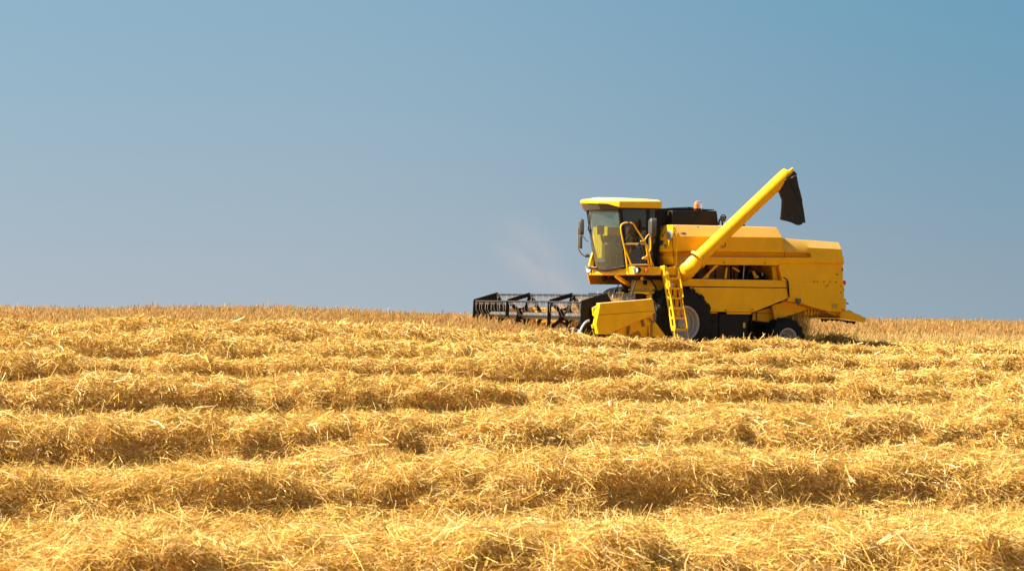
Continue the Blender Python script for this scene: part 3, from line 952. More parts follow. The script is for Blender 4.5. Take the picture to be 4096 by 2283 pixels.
# --- cab
CAB = empty("cab", HARV)
YN, YF = 0.95, -0.60
tN, bN = S(2481, 836, YN), S(2504, 1066, YN)        # near front post, top and foot
tF, bF = S(2354, 836, YF), S(2388, 1064, YF)
zt = tN.z; zb2 = bN.z
xrear = S(2640, 900, YN).x
def shield(n=14, rows=8, off=0.0):
    g = []
    for i in range(rows + 1):
        f = i / rows
        a = tN.lerp(bN, f); b = tF.lerp(bF, f)
        row = []
        for k in range(n + 1):
            t = k / n
            p = b.lerp(a, t)
            bul = (0.27 - 0.03 * f) * (1 - abs(2 * t - 1) ** 2.3)
            dip = -0.11 * (f ** 3) * (1 - abs(2 * t - 1) ** 2.0)
            row.append(p + Vector((bul + off + 0.03 * math.sin(PI * f), 0, dip)))
        g.append(row)
    return g
g = shield()
mb = MB(); mb.sm = True
mb.loft([list(reversed(r_)) for r_ in g], False, False)
mb.build("windscreen", WIND, CAB, angle=60, recalc=False)
mb = MB()
mb.tube([p + Vector((0.0, 0, 0.012)) for p in g[-1][3:]], 0.028, 8)
mb.tube([p + Vector((0.0, 0, 0.0)) for p in g[0][3:]], 0.03, 8)
mb.prism([S(*p, YN) for p in [(2476, 834), (2489, 834), (2514, 1070), (2499, 1070)]], (0, -0.06, 0))
mb.prism([S(*p, YN) for p in [(2588, 834), (2599, 834), (2602, 1070), (2589, 1070)]], (0, -0.06, 0))
mb.prism([S(*p, YF) for p in [(2343, 834), (2350, 834), (2384, 1068), (2378, 1068)]], (0, 0.05, 0))
mb.box(xrear, xrear + 0.06, YN - 0.22, YN - 0.002, zb2 - 0.05, zt)
mb.box(xrear, xrear + 0.06, YF + 0.002, YF + 0.10, zb2 - 0.05, zt)
mb.box(xrear, xrear + 0.06, YF + 0.10, YN - 0.22, zb2 - 0.05, zb2 + 0.75)
mb.prism([S(*p, YN) for p in [(2489, 832), (2640, 832), (2640, 838), (2489, 838)]], (0, -0.06, 0))
mb.prism([S(*p, YN) for p in [(2512, 1062), (2640, 1062), (2640, 1072), (2513, 1072)]], (0, -0.06, 0))
# rear quarter, dark glass and pillar
mb.prism([S(*p, YN - 0.01) for p in [(2622, 834), (2668, 834), (2676, 900), (2644, 900), (2632, 960), (2616, 1070), (2608, 1070)]], (0, -0.05, 0))
mb.prism([Vector((xrear + 0.02, YF, zb2)), Vector((xrear + 0.10, YF, zb2)), Vector((xrear + 0.10, YF, zt)), Vector((xrear + 0.02, YF, zt))], (0, 0.05, 0))
mb.prism([Vector((xrear + 0.1, YF, zb2)), Vector((tF.x - 0.15, YF, zb2)), Vector((tF.x - 0.15, YF, zb2 + 0.12)), Vector((xrear + 0.1, YF, zb2 + 0.12))], (0, 0.05, 0))
mb.box(xrear, bN.x + 0.12, YF + 0.06, YN - 0.07, zb2 - 0.05, zb2 - 0.01)
mb.build("cab_frame", BLACK, CAB, 0.004)
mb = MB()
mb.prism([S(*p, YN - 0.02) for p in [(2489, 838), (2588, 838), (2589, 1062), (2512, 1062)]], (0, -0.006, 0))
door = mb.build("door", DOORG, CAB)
mb = MB(); mb.prism([S(*p, YN + 0.03) for p in [(2560, 910), (2584, 910), (2584, 918), (2560, 918)]], (0, -0.06, 0))
mb.build("door_handle", BLACK, CAB, 0.005)
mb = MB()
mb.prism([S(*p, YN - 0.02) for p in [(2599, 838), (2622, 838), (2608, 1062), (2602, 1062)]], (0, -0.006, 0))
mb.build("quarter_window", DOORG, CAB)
mb = MB()
mb.prism([Vector((xrear + 0.1, YF + 0.02, zb2 + 0.12)), Vector((bF.x - 0.0, YF + 0.02, zb2 + 0.12)), Vector((tF.x - 0.02, YF + 0.02, zt)), Vector((xrear + 0.1, YF + 0.02, zt))], (0, 0.006, 0))
mb.build("side_window", DOORG if False else glass_mat("clear_glass", (0.72, 0.82, 0.78), 0.05, (0.3, 0.3, 0.25)), CAB)
# roof with its visor
mb = MB()
zr0, zr1, zr2 = S(2560, 832, 1.02).z, S(2560, 806, 1.02).z, S(2500, 795, 0.6).z
xk = S(2478, 831, 1.02).x; xR = S(2649, 832, 1.02).x
xk2 = S(2428, 813, 0.86).x; xk3 = S(2322, 810, -0.55).x
lowp = [S(2649, 833, 1.02), S(2478, 831, 1.02), S(2430, 818.5, 0.80), SX(2392, 816, xk2 + 0.13) , SX(2352, 815, xk2 + 0.10), SX(2322, 813, xk2 - 0.12)]
lowp += [Vector((lowp[1].x - 0.05, -0.67, lowp[1].z)), Vector((lowp[0].x, -0.67, lowp[0].z))]
midp = [S(2648, 806, 1.0), S(2478, 804, 1.0), S(2424, 806, 0.78), SX(2388, 805, xk2 + 0.14), SX(2350, 804.5, xk2 + 0.11), SX(2320, 804, xk2 - 0.12)]
midp += [Vector((midp[1].x - 0.05, -0.65, midp[1].z)), Vector((midp[0].x, -0.65, midp[0].z))]
cx = sum(p.x for p in midp) / len(midp)
top = [Vector((cx + (p.x - cx) * 0.95, YC + (p.y - YC) * 0.92, p.z + 0.035)) for p in midp]
top2 = [Vector((cx + (p.x - cx) * 0.70, YC + (p.y - YC) * 0.62, zr1 + 0.082)) for p in midp]
mb.loft([lowp, midp, top, top2], True, True)
roof = mb.build("roof", YEL, CAB, 0.025, angle=25)
mb = MB()
lin = [Vector((cx + (p.x - cx) * 0.955, YC + (p.y - YC) * 0.94, p.z - 0.004)) for p in lowp]
lin2 = [Vector((cx + (p.x - cx) * (0.93 if p.x < xk + 0.05 else 0.80), YC + (p.y - YC) * 0.88, zr0 - 0.045)) for p in lowp]
mb.loft([lin, lin2], True, True)
mb.build("roof_lining", PLASTIC, CAB)
for u, v, yy in ((2345, 827, -0.30), (2423, 826, 0.5)):
    mb = MB(); p = S(u, v, yy); mb.box(p.x - 0.06, p.x + 0.0, p.y - 0.07, p.y + 0.07, p.z - 0.028, p.z + 0.028)
    mb.build("roof_lamp", LENS, CAB, 0.01)
# wipers
for pts in ([(2366, 828, -0.2), (2360, 870, -0.2), (2352, 920, -0.25)], [(2374, 828, -0.2), (2362, 880, -0.2), (2362, 930, -0.25), (2378, 1000, -0.2)], [(2353, 842, -0.45), (2359, 880, -0.42), (2369, 950, -0.36), (2382, 1008, -0.3)]):
    mb = MB()
    mb.tube([SX(p[0], p[1], tF.x + 0.27 + (bF.x - tF.x) * (p[1] - 836) / 230.0) for p in pts], 0.011, 6)
    mb.build("wiper", BLACK, CAB)
mb = MB(); mb.sphere(SX(2359, 922, tF.x + 0.22), 0.035, 6)
mb.build("wiper_motor", BLACK, CAB)
# inside: seat, console, steering column, monitor
mb = MB()
mb.box(0.62, 1.08, 0.05, 0.58, zb2 + 0.30, zb2 + 0.42)
mb.prism([Vector((0.50, 0.06, zb2 + 0.40)), Vector((0.62, 0.06, zb2 + 0.40)), Vector((0.56, 0.06, zb2 + 1.02)), Vector((0.44, 0.06, zb2 + 1.02))], (0, 0.5, 0))
mb.box(0.66, 1.0, 0.12, 0.5, zb2, zb2 + 0.3)
mb.build("seat", SEAT, CAB, 0.04)
mb = MB()
mb.tube([(1.34, 0.30, zb2 - 0.1), (1.26, 0.30, zb2 + 0.3), (1.16, 0.30, zb2 + 0.62)], [0.09, 0.07, 0.05], 10)
pts = []
for k in range(17):
    a = 2 * PI * k / 16
    pts.append(Vector((1.15 + 0.12 * math.cos(a), 0.30 + 0.2 * math.sin(a), zb2 + 0.64 + 0.10 * math.cos(a))))
mb.tube(pts, 0.016, 6, cap=False)
mb.build("steering_column", BLACK, CAB)
mb = MB()
mb.box(0.82, 1.06, -0.32, -0.06, zb2, zb2 + 0.52)
mb.box(0.84, 1.10, -0.40, 0.20, zb2 + 0.56, zb2 + 0.72)
p = S(2403, 920, -0.25)
mb.box(p.x - 0.04, p.x + 0.04, p.y - 0.10, p.y + 0.10, p.z - 0.10, p.z + 0.10)
mb.tube([p, (p.x - 0.03, p.y + 0.02, zb2 + 0.6)], 0.03, 8)
mb.build("console", SEAT, CAB, 0.02)

# --- mirrors
def rbox(mb, c, ex, ey, ez, hx, hy, hz, r=0.3):
    """rounded plate in a local frame"""
    ring0 = []
    for k in range(24):
        a = 2 * PI * k / 24
        sx = math.copysign(abs(math.cos(a)) ** 0.45, math.cos(a)); sz = math.copysign(abs(math.sin(a)) ** 0.45, math.sin(a))
        ring0.append((sx, sz))
    rs = []
    for oy, sc_ in ((-hy, 0.82), (-hy * 0.5, 1.0), (hy, 1.0)):
        rs.append([c + ex * (hx * sc_ * a) + ez * (hz * sc_ * b) + ey * oy for a, b in ring0])
    mb.loft(rs, True, True)
ex, ey, ez = Vector((0.35, 0.94, 0)), Vector((0.94, -0.35, 0)), Vector((0, 0, 1))
mb = MB()
p = S(2609, 909, 1.30)
rbox(mb, p, ex, -ey, ez, 0.135, 0.07, 0.205)
p2 = S(2604, 972, 1.30)
rbox(mb, p2 + ey * 0.02, ex, -ey, ez, 0.05, 0.03, 0.14)
mb.mi = 1
mb.tube([S(*q, 1.34) for q in [(2602.5, 915), (2602.5, 994), (2599, 1005), (2590, 1021), (2582, 1028), (2573, 1031)]], 0.017, 8)
mb.tube([S(*q, 1.34) for q in [(2602, 939), (2594, 939), (2588, 945), (2578, 962), (2572, 965), (2562, 964)]], 0.015, 8)
mb.prism([S(*q, 1.34) for q in [(2571, 1034), (2577, 1027), (2592, 1029), (2590, 1038)]], (0, -0.05, 0))
mb.mi = 0
mb.sphere(S(2612, 962, 1.26), 0.075, 8, (0.7, 0.5, 1.1))
mirn = mb.build("mirror", [PLASTIC, YEL], HARV)
tag(mirn, "grey mirror beside the ladder rail")
mb = MB()
p = S(2325, 908, -1.05)
rbox(mb, p, ex, -ey, ez, 0.085, 0.05, 0.185)
rbox(mb, S(2323, 970, -1.05), ex, -ey, ez, 0.04, 0.03, 0.14)
mb.mi = 1
mb.tube([S(*q, -1.05) for q in [(2313, 912), (2313.5, 975), (2313.5, 992), (2318, 1004), (2328, 1017), (2340, 1024), (2352, 1026)]], 0.014, 8)
mb.tube([S(*q, -1.02) for q in [(2313, 943), (2326, 942), (2334, 947), (2345, 962), (2353, 966)]], 0.010, 6)
mb.mi = 0
mb.sphere(S(2348, 1023, -1.0), 0.075, 8, (1.0, 0.7, 0.55))
mirf = mb.build("mirror", [PLASTIC, BROWN], HARV)
tag(mirf, "brown mirror on a curved arm ahead of the windscreen")
mb = MB(); p = S(2679, 941, 1.46); mb.tube([p + Vector((-0.03, 0, 0)), p + Vector((0.005, 0, 0)), p + Vector((0.02, 0, 0))], [0.09, 0.115, 0.105], 24)
mb.mi = 1
mb.tube([p + Vector((-0.03, 0, 0)), S(2690, 939, 1.45), S(2696, 935, 1.43)], 0.016, 6)
ro = mb.build("round_mirror", [MIRROR, BLACK], HARV)

# --- railings
def rail(name, paths, y, r=0.018, parent=HARV):
    mb = MB()
    for pth in paths:
        mb.tube([S(p[0], p[1], p[2] if len(p) > 2 else y) for p in pth], r, 10)
    return mb.build(name, YEL, parent)
rail("platform_railing", [
    [(2516, 1099), (2510, 1080), (2500, 1000), (2490, 955), (2484, 922), (2483, 908), (2486, 899), (2494, 893), (2506, 890.5), (2524, 891), (2533, 895), (2538, 902), (2546, 916), (2580, 966), (2585, 985), (2594, 1050), (2600, 1086), (2606, 1097)],
    [(2496, 976), (2578, 975)], [(2511, 1060), (2600, 1059)]], 1.34)
for pth in ([(2500, 994, 1.05), (2514, 1030, 1.05), (2528, 1068, 1.05)],
    [(2582, 974, 1.1), (2592, 984, 1.1), (2596, 1000, 1.1), (2610, 1092, 1.1)],
    [(2586, 982, 1.0), (2600, 1030, 1.0), (2616, 1068, 1.0)]):
    rail("railing_brace", [pth], 1.05, 0.016)
rail("hand_rail", [[(2690, 911), (2697, 910), (2703, 920), (2706, 938), (2706, 960), (2705, 1064)]], 1.5, 0.017)
mb = MB(); mb.tube([S(*q, 1.5) for q in [(2688, 950), (2692, 990), (2696, 1058)]], 0.006, 5); mb.tube([S(*q, 1.5) for q in [(2686, 950), (2672, 976)]], 0.006, 5)
mb.build("cable", BLACK, HARV)
# work light hung on the railing
mb = MB(); p = S(2557, 981, 1.40)
mb.prism([S(*q, 1.44) for q in [(2548, 980), (2555, 971), (2563, 970), (2567, 979), (2571, 990), (2560, 991)]], (0, -0.14, 0))
mb.build("railing_lamp", PLASTIC, HARV, 0.015)
# plates and stickers on the front wall of the tank
fxt = S(2688, 945, 1.40).x
def front_plate(px, mat, off, name, dz=0.0):
    mb = MB()
    mb.prism([SX(u, v, fxt + off) for u, v in px], (0.008, 0, 0))
    return mb.build(name, mat, HARV, 0.002)
front_plate([(2641, 962), (2655, 961), (2651, 999), (2637, 999)], PLASTIC, 0.012, "plate")
gp = front_plate([(2655, 978), (2671, 977), (2667, 1006), (2651, 1007)], LABELG, 0.012, "vent_plate")
mb = MB()
for k in range(3):
    for i in range(4):
        u = 2658 + k * 4.2 - i * 0.9; v = 981 + i * 6.2
        mb.prism([SX(a, b, fxt + 0.022) for a, b in [(u, v), (u + 2.6, v), (u + 2.0, v + 4.6), (u - 0.6, v + 4.6)]], (0.004, 0, 0))
mb.build("slot", BLUE, gp)
for u, v in ((2653, 906), (2641, 922), (2659, 929), (2652, 940), (2651, 946), (2658, 972)):
    mb = MB()
    p = SX(u, v, fxt + 0.002); mb.cyl(p, p + Vector((0.012, 0, 0)), 0.016, n=6)
    mb.build("bolt", DARK, tank)
# sunlit sliver of the tank front, its outline added as a raised plate
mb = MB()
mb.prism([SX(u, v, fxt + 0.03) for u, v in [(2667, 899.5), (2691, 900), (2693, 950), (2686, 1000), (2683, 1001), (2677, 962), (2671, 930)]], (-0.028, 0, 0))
mb.build("sunlit_sliver", YEL, HARV, 0.004)

# --- lamps on the platform
hl = S(2366, 1080, -0.62) + Vector((0.10, 0, 0))
lamp("headlamp", S(2363, 1080, -0.62) + Vector((0.06, 0, 0)), 0.075, 0.16, (1, 0.35, -0.05), PLASTIC, HARV)
lamp("headlamp", S(2543, 1081, 1.40), 0.078, 0.17, (1, 0.45, -0.1), BLACK, HARV)
mb = MB(); p = S(2585, 1084, 1.36); mb.box(p.x - 0.045, p.x + 0.045, p.y - 0.01, p.y + 0.05, p.z - 0.035, p.z + 0.05)
mb.build("indicator_lamp", AMBER, HARV, 0.012)
mb = MB(); p = S(2354, 1080, -0.80); mb.box(p.x, p.x + 0.03, p.y - 0.04, p.y + 0.04, p.z - 0.04, p.z + 0.04)
mb.build("indicator_lamp", AMBER, HARV, 0.008)

# --- ladder
LAD = empty("ladder", HARV)
x1 = S(2682, 1150, 1.66).x; x2 = S(2726, 1150, 1.66).x
def stringer(outer, inner, x, slots):
    """plate in a cross plane with slots cut through it"""
    mb = MB()
    t = 0.022
    n = len(outer)
    # walk down the plate; each bay is a frame round its slot
    for i in range(n - 1):
        o0, o1, i0, i1 = outer[i], outer[i + 1], inner[i], inner[i + 1]
        if not slots[i]:
            mb.prism([SX(*o0, x), SX(*i0, x), SX(*i1, x), SX(*o1, x)], (t, 0, 0))
        else:
            P = lambda f, g_: SX(*(np.array(o0) * (1 - f) * (1 - g_) + np.array(i0) * f * (1 - g_) + np.array(o1) * (1 - f) * g_ + np.array(i1) * f * g_), x)
            a0, a1 = 0.30, 0.70
            mb.prism([P(0, 0), P(a0, 0), P(a0, 1), P(0, 1)], (t, 0, 0))
            mb.prism([P(a1, 0), P(1, 0), P(1, 1), P(a1, 1)], (t, 0, 0))
            mb.prism([P(a0, 0), P(a1, 0), P(a1, .12), P(a0, .12)], (t, 0, 0))
            mb.prism([P(a0, .88), P(a1, .88), P(a1, 1), P(a0, 1)], (t, 0, 0))
    return mb.build("stringer", YEL, LAD, 0.002)
o1_ = [(2660, 1062), (2668, 1090), (2675, 1110), (2681, 1150), (2686.5, 1190), (2694, 1230), (2700, 1270), (2705, 1306), (2703, 1324)]
i1_ = [(2644, 1064), (2649, 1095), (2654, 1115), (2662, 1152), (2668, 1192), (2675, 1233), (2681, 1273), (2686, 1308), (2690, 1322)]
stringer(o1_, i1_, x1, [0, 0, 0, 1, 1, 1, 1, 0])
o2_ = [(2706, 1064), (2713, 1085), (2717, 1110), (2724, 1150), (2731, 1190), (2738, 1230), (2746, 1270), (2752, 1306), (2751, 1318)]
i2_ = [(2697, 1065), (2702, 1088), (2706, 1112), (2713, 1152), (2720, 1192), (2727, 1232), (2735, 1272), (2741, 1306), (2743, 1318)]
stringer(o2_, i2_, x2, [0, 1, 1, 1, 1, 1, 1, 0])
mb = MB()
mb.tube([SX(u, v, x1 + 0.0) + Vector((0, 0.02, 0)) for u, v in [(2652, 1064), (2661, 1066), (2667, 1082), (2672, 1105), (2679, 1148)]], 0.018, 8)
mb.tube([SX(u, v, x2 + 0.0) + Vector((0, 0.02, 0)) for u, v in [(2692, 1066), (2704, 1063), (2711, 1076), (2716, 1098), (2724, 1145), (2731, 1188)]], 0.018, 8)
mb.build("ladder_rail", YEL, LAD)
for k, v in enumerate((1111, 1151, 1190.5, 1231, 1270.5, 1316)):
    uo = np.interp(v, [p[1] for p in o1_], [p[0] for p in o1_]); ui = np.interp(v, [p[1] for p in i1_], [p[0] for p in i1_])
    a = SX(uo, v, x1); b = SX(ui, v, x1)
    mb = MB(); mb.mi = 0
    mb.box(x2 + 0.024, x1 - 0.002, min(a.y, b.y), max(a.y, b.y), a.z - 0.035, a.z + 0.008)
    # toe plate behind the step, with windows in it
    yb_ = min(a.y, b.y)
    hgt = 0.20
    if k == 0:
        mb.box(x2 + 0.024, x1 - 0.002, yb_ - 0.02, yb_, a.z + 0.01, a.z + 0.24)
    if k == 1:
        mb.box(x2 + 0.024, x1 - 0.002, yb_ - 0.02, yb_, a.z + 0.01, a.z + 0.19)
    if k >= 2 and k < 5:
        w = (x1 - x2 - 0.03)
        for f0, f1 in ((0.0, 0.34), (0.5, 0.58), (0.8, 0.86)):
            mb.box(x2 + 0.026 + w * f0, x2 + 0.026 + w * f1 - 0.003, yb_ - 0.02, yb_ - 0.001, a.z + 0.05, a.z + 0.185)
        mb.box(x2 + 0.026, x1 - 0.004, yb_ - 0.02, yb_ - 0.002, a.z + 0.009, a.z + 0.052)
    mb.build("step", YEL, LAD, 0.003)
mb = MB()
mb.box(x2 + 0.02, x1 - 0.001, 1.30, 1.46, pz0 + 0.01, pz1 - 0.01)
mb.prism([SX(*p, x1) for p in [(2640, 1066), (2660, 1064), (2672, 1098), (2656, 1110)]], (-0.03, 0, 0))
mb.build("ladder_head", YEL, LAD, 0.006)
for u0, u1, xx in ((2697, 2701, x1), (2707, 2713, x1 - 0.05), (2739, 2743, x2), (2749, 2752, x2)):
    mb = MB()
    mb.tube([SX(u0, 1318, xx), SX(u1, 1356, xx)], 0.014, 6)
    mb.build("ladder_foot", YEL, LAD)
mb = MB(); p = S(2697.5, 1139, 1.5)
q_ = SX(2697, 1139, (x1 + x2) / 2)
mb.box(q_.x - 0.028, q_.x + 0.028, 1.48, 1.487, q_.z - 0.04, q_.z + 0.04)
mb.build("label", LABELW, LAD)

# --- header (cutting platform)
YHN, YHF = 2.72, -2.66
HEAD = empty("header", HARV)
pw = [S(u, v, YHN) for u, v in [(2400, 1212), (2612, 1195), (2621, 1246), (2611, 1259), (2436, 1336), (2395, 1336), (2384, 1298)]]
mb = MB()
mb.prism(pw, (0, -0.15, 0))
shield_ = mb.build("end_shield", YEL, HEAD, 0.012)
a, b, m = S(2389, 1260.5, YHN), S(2621, 1244.5, YHN), Vector((0, 0, 0.010))
mb = MB()
mb.prism([a + Vector((-0.03, 0.003, 0)), b + Vector((0.02, 0.003, 0)), b + Vector((0.02, 0.003, 0)) + m, a + Vector((-0.03, 0.003, 0)) + m], (0, -0.002, 0))
mb.build("seam", BROWN, HEAD)
mb = MB(); mb.mi = 0
mb.prism([S(*p, 2.50) for p in [(2553, 1319), (2621, 1287), (2664, 1345), (2540, 1345)]], (0, -0.04, 0))
mb.prism([S(*p, 2.60) for p in [(2470, 1322), (2600, 1262), (2612, 1262), (2612, 1290), (2520, 1338), (2470, 1345)]], (0, -0.06, 0))
mb.mi = 1
mb.prism([S(*p, 2.47) for p in [(2420, 1300), (2560, 1262), (2622, 1250), (2622, 1300), (2600, 1350), (2420, 1350)]], (0, -0.03, 0))  # added brown sheet, stands for the dark recess and hides the lit trough
mb.prism([S(*p, 2.66) for p in [(2512, 1306), (2522, 1302), (2517, 1345), (2508, 1345)]], (0, -0.03, 0))
mb.prism([S(*p, 2.64) for p in [(2566, 1283), (2574, 1278), (2582, 1302), (2572, 1308)]], (0, -0.03, 0))
mb.tube([S(2598, 1274, 2.64), S(2612, 1292, 2.64)], 0.025, 8)
mb.build("skid_plate", [YEL, BROWN], HEAD, 0.004)
# trough, back wall, far end sheet
XB = S(2600, 1210, 2.6).x - 0.10
zback = SX(2540, 1168, XB).z
zbw = SX(2160, 1239, XB).z
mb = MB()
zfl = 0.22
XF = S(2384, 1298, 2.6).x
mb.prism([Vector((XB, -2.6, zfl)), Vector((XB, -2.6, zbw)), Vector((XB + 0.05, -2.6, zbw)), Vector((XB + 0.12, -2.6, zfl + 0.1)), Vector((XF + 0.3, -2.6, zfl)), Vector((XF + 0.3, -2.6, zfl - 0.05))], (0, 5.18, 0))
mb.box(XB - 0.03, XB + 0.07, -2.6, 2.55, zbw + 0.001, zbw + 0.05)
mb.build("trough", GRIMY_SHADED, HEAD, 0.008)
mb = MB()
mb.prism([Vector((XB, YHF, zfl)), Vector((XB, YHF, zbw + 0.08)), Vector((XF - 0.1, YHF, zbw)), Vector((XF + 0.1, YHF, 0.55)), Vector((XF + 0.75, YHF, 0.3)), Vector((XF + 0.3, YHF, zfl))], (0, 0.05, 0))
mb.build("end_shield", YEL, HEAD, 0.008)
mb = MB()
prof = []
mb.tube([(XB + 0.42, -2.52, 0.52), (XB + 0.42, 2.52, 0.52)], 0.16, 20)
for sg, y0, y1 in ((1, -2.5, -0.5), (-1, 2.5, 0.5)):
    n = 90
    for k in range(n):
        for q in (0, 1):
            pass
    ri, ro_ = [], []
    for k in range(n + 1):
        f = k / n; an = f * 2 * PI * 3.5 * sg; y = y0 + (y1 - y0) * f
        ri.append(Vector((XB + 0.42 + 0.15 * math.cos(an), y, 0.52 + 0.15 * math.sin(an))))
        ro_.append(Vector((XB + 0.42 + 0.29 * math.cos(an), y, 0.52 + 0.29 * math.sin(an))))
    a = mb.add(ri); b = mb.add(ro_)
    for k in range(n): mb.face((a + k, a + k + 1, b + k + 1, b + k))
mb.build("header_auger", GRIMY_SHADED, HEAD, recalc=False)
mb = MB()
mb.box(XF + 0.30, XF + 0.42, -2.6, 2.58, zfl - 0.05, zfl - 0.02)
for k in range(68):
    y = -2.55 + k * 0.0762
    mb.prism([Vector((XF + 0.40, y - 0.022, zfl - 0.03)), Vector((XF + 0.40, y + 0.022, zfl - 0.03)), Vector((XF + 0.53, y, zfl - 0.025))], (0, 0, 0.02))
mb.build("cutter_bar", STEEL, HEAD)
mb = MB()
for s_ in (S, ):
    pts = [S(u, v, 2.74) for u, v in [(2357, 1281), (2347, 1285), (2337, 1294), (2328, 1308), (2320, 1326), (2316, 1345)]]
mb.tube(pts, 0.024, 10)
mb.build("crop_divider", simple("bare_metal", (0.5, 0.5, 0.5), 0.35, metal=0.3), HEAD)
mb = MB()
mb.tube([S(1848, 1262, -2.75), S(1842, 1272, -2.75)], 0.02, 8); mb.tube([S(1842, 1272, -2.75), Vector((XF + 0.5, -2.7, 0.25))], 0.018, 8)
mb.build("crop_divider", BLACK, HEAD)
# reel drive cover and cable loop next to the near end sheet
mb = MB(); mb.mi = 0
mb.prism([S(*p, 2.57) for p in [(2372, 1231), (2390, 1222), (2396, 1240), (2374, 1262)]], (0, -0.05, 0))
mb.prism([S(*p, 2.6) for p in [(2369, 1299), (2382, 1294), (2386, 1308), (2372, 1313)]], (0, -0.05, 0))
mb.mi = 1
mb.tube([S(*p, 2.6) for p in [(2387, 1232), (2379, 1245), (2376, 1262), (2377, 1280)]], 0.008, 6)
mb.tube([S(*p, 2.62) for p in [(2389, 1230), (2382, 1245), (2379, 1262), (2379, 1282)]], 0.008, 6)
mb.build("reel_drive", [YEL, LABELY], HEAD)

# --- reel
REEL = empty("reel", HARV)
YR0, YR1 = 2.44, -2.46
A_ = S(2400, 1175, YR0); B_ = S(2332, 1209, YR0); C_ = S(2317.5, 1297, YR0)
def circum(a, b, c):
    ax_, ay_, bx, by, cx_, cy = a.x, a.z, b.x, b.z, c.x, c.z
    d = 2 * (ax_ * (by - cy) + bx * (cy - ay_) + cx_ * (ay_ - by))
    ux = ((ax_ ** 2 + ay_ ** 2) * (by - cy) + (bx ** 2 + by ** 2) * (cy - ay_) + (cx_ ** 2 + cy ** 2) * (ay_ - by)) / d
    uz = ((ax_ ** 2 + ay_ ** 2) * (cx_ - bx) + (bx ** 2 + by ** 2) * (ax_ - cx_) + (cx_ ** 2 + cy ** 2) * (bx - ax_)) / d
    return ux, uz
rx, rz = circum(A_, B_, C_)
RR = math.hypot(A_.x - rx, A_.z - rz)
ang0 = math.atan2(B_.z - rz, B_.x - rx)
print("REEL centre", rx, rz, "R", RR, "XB", XB, "XF", XF)
angs = [ang0 + 2 * PI * k / 5 for k in range(5)]
def rp(a, r, y): return Vector((rx + r * math.cos(a), y, rz + r * math.sin(a)))
mb = MB()
mb.tube([(rx, YR1, rz), (rx, YR0, rz)], 0.075, 24)
rt = mb.build("reel_tube", STEEL, REEL)
def solid_plate(y, t, name, cuts=False):
    mb = MB()
    mb.prism([rp(a, RR + 0.035, y) for a in angs], (0, t, 0))
    # turned-over rim
    for k in range(5):
        a, b = rp(angs[k], RR + 0.04, y), rp(angs[(k + 1) % 5], RR + 0.04, y)
        mb.tube([a + Vector((0, t / 2, 0)), b + Vector((0, t / 2, 0))], 0.02, 6)
    return mb.build(name, BLACK, REEL, 0.003)
solid_plate(YR0 - 0.012, 0.024, "reel_end_plate")
solid_plate(YR1 - 0.012, 0.024, "reel_end_plate")
def bar2(mb, p, q, w, t):
    d = (q - p).normalized(); n_ = Vector((0, 1, 0)).cross(d).normalized()
    mb.prism([p + n_ * w / 2, q + n_ * w / 2, q - n_ * w / 2, p - n_ * w / 2], (0, t, 0))
def ybar(u):                       # y of a reel frame from where its front corner stands in the photo
    return SX(u, 1206, B_.x).y
for y in (ybar(2032), ybar(2200)):
    mb = MB()
    for k in range(5):
        bar2(mb, rp(angs[k], RR + 0.01, y), rp(angs[(k + 1) % 5], RR + 0.01, y), 0.092, 0.014)
        bar2(mb, rp(angs[k], RR, y + 0.0145), rp(angs[k], 0.07, y + 0.0145), 0.085, 0.012)
        # curved webs between the spokes
        mid = (angs[k] + angs[k] + 2 * PI / 5) / 2
        pr_ = [rp(angs[k] + (mid - angs[k]) * 2 * t / 8, 0.21 - 0.055 * math.sin(PI * t / 8), y + 0.028) for t in range(9)]
        for t in range(8): bar2(mb, pr_[t], pr_[t + 1], 0.055, 0.010)
    mb.tube([(rx, y - 0.05, rz), (rx, y + 0.06, rz)], 0.10, 20)
    mb.build("reel_frame", BLACK, REEL, 0.002)
rng = random.Random(5)
for k in range(5):
    mb = MB(); mb.mi = 0
    a = angs[k]
    p0, p1 = rp(a, RR + 0.0, YR1 + 0.02), rp(a, RR + 0.0, YR0 - 0.02)
    mb.tube([p0, p1], 0.020, 10)
    nt = 34
    for i in range(nt):
        y = YR1 + 0.10 + (YR0 - YR1 - 0.2) * (i + 0.12 * (1 if i % 2 else -1)) / (nt - 1)
        c = rp(a, RR, y)
        mb.mi = 0
        mb.box(c.x - 0.022, c.x + 0.022, y - 0.008, y + 0.008, c.z - 0.026, c.z + 0.024)
        mb.mi = 1
        cc = c + Vector((0.012, 0, -0.055))
        coil = [cc + Vector((0.020 * math.cos(t), 0.004 * t - 0.012, 0.021 * math.sin(t))) for t in [j * PI / 4 for j in range(13)]]
        mb.tube(coil, 0.0055, 5)
        x_ = rng.uniform(-0.012, 0.012)
        mb.tube([cc + Vector((0.02, 0.02, 0)), cc + Vector((0.018 + x_, 0.024, -0.13)), cc + Vector((-0.035 + x_, 0.024, -0.22)), cc + Vector((-0.075 + x_, 0.026, -0.27))], 0.0055, 5)
    mb.build("tine_bar", [BARP, WIRE], REEL)
# reel arm and its lift cylinder on the near side
mb = MB()
mb.tube([(XB, 2.54, 1.0), (rx + 0.2, 2.54, rz + 0.02), (rx, 2.54, rz)], 0.035, 8)
mb.tube([(XB, -2.54, 1.0), (rx + 0.2, -2.54, rz + 0.02), (rx, -2.54, rz)], 0.035, 8)
mb.build("reel_arm", BLACK, REEL)

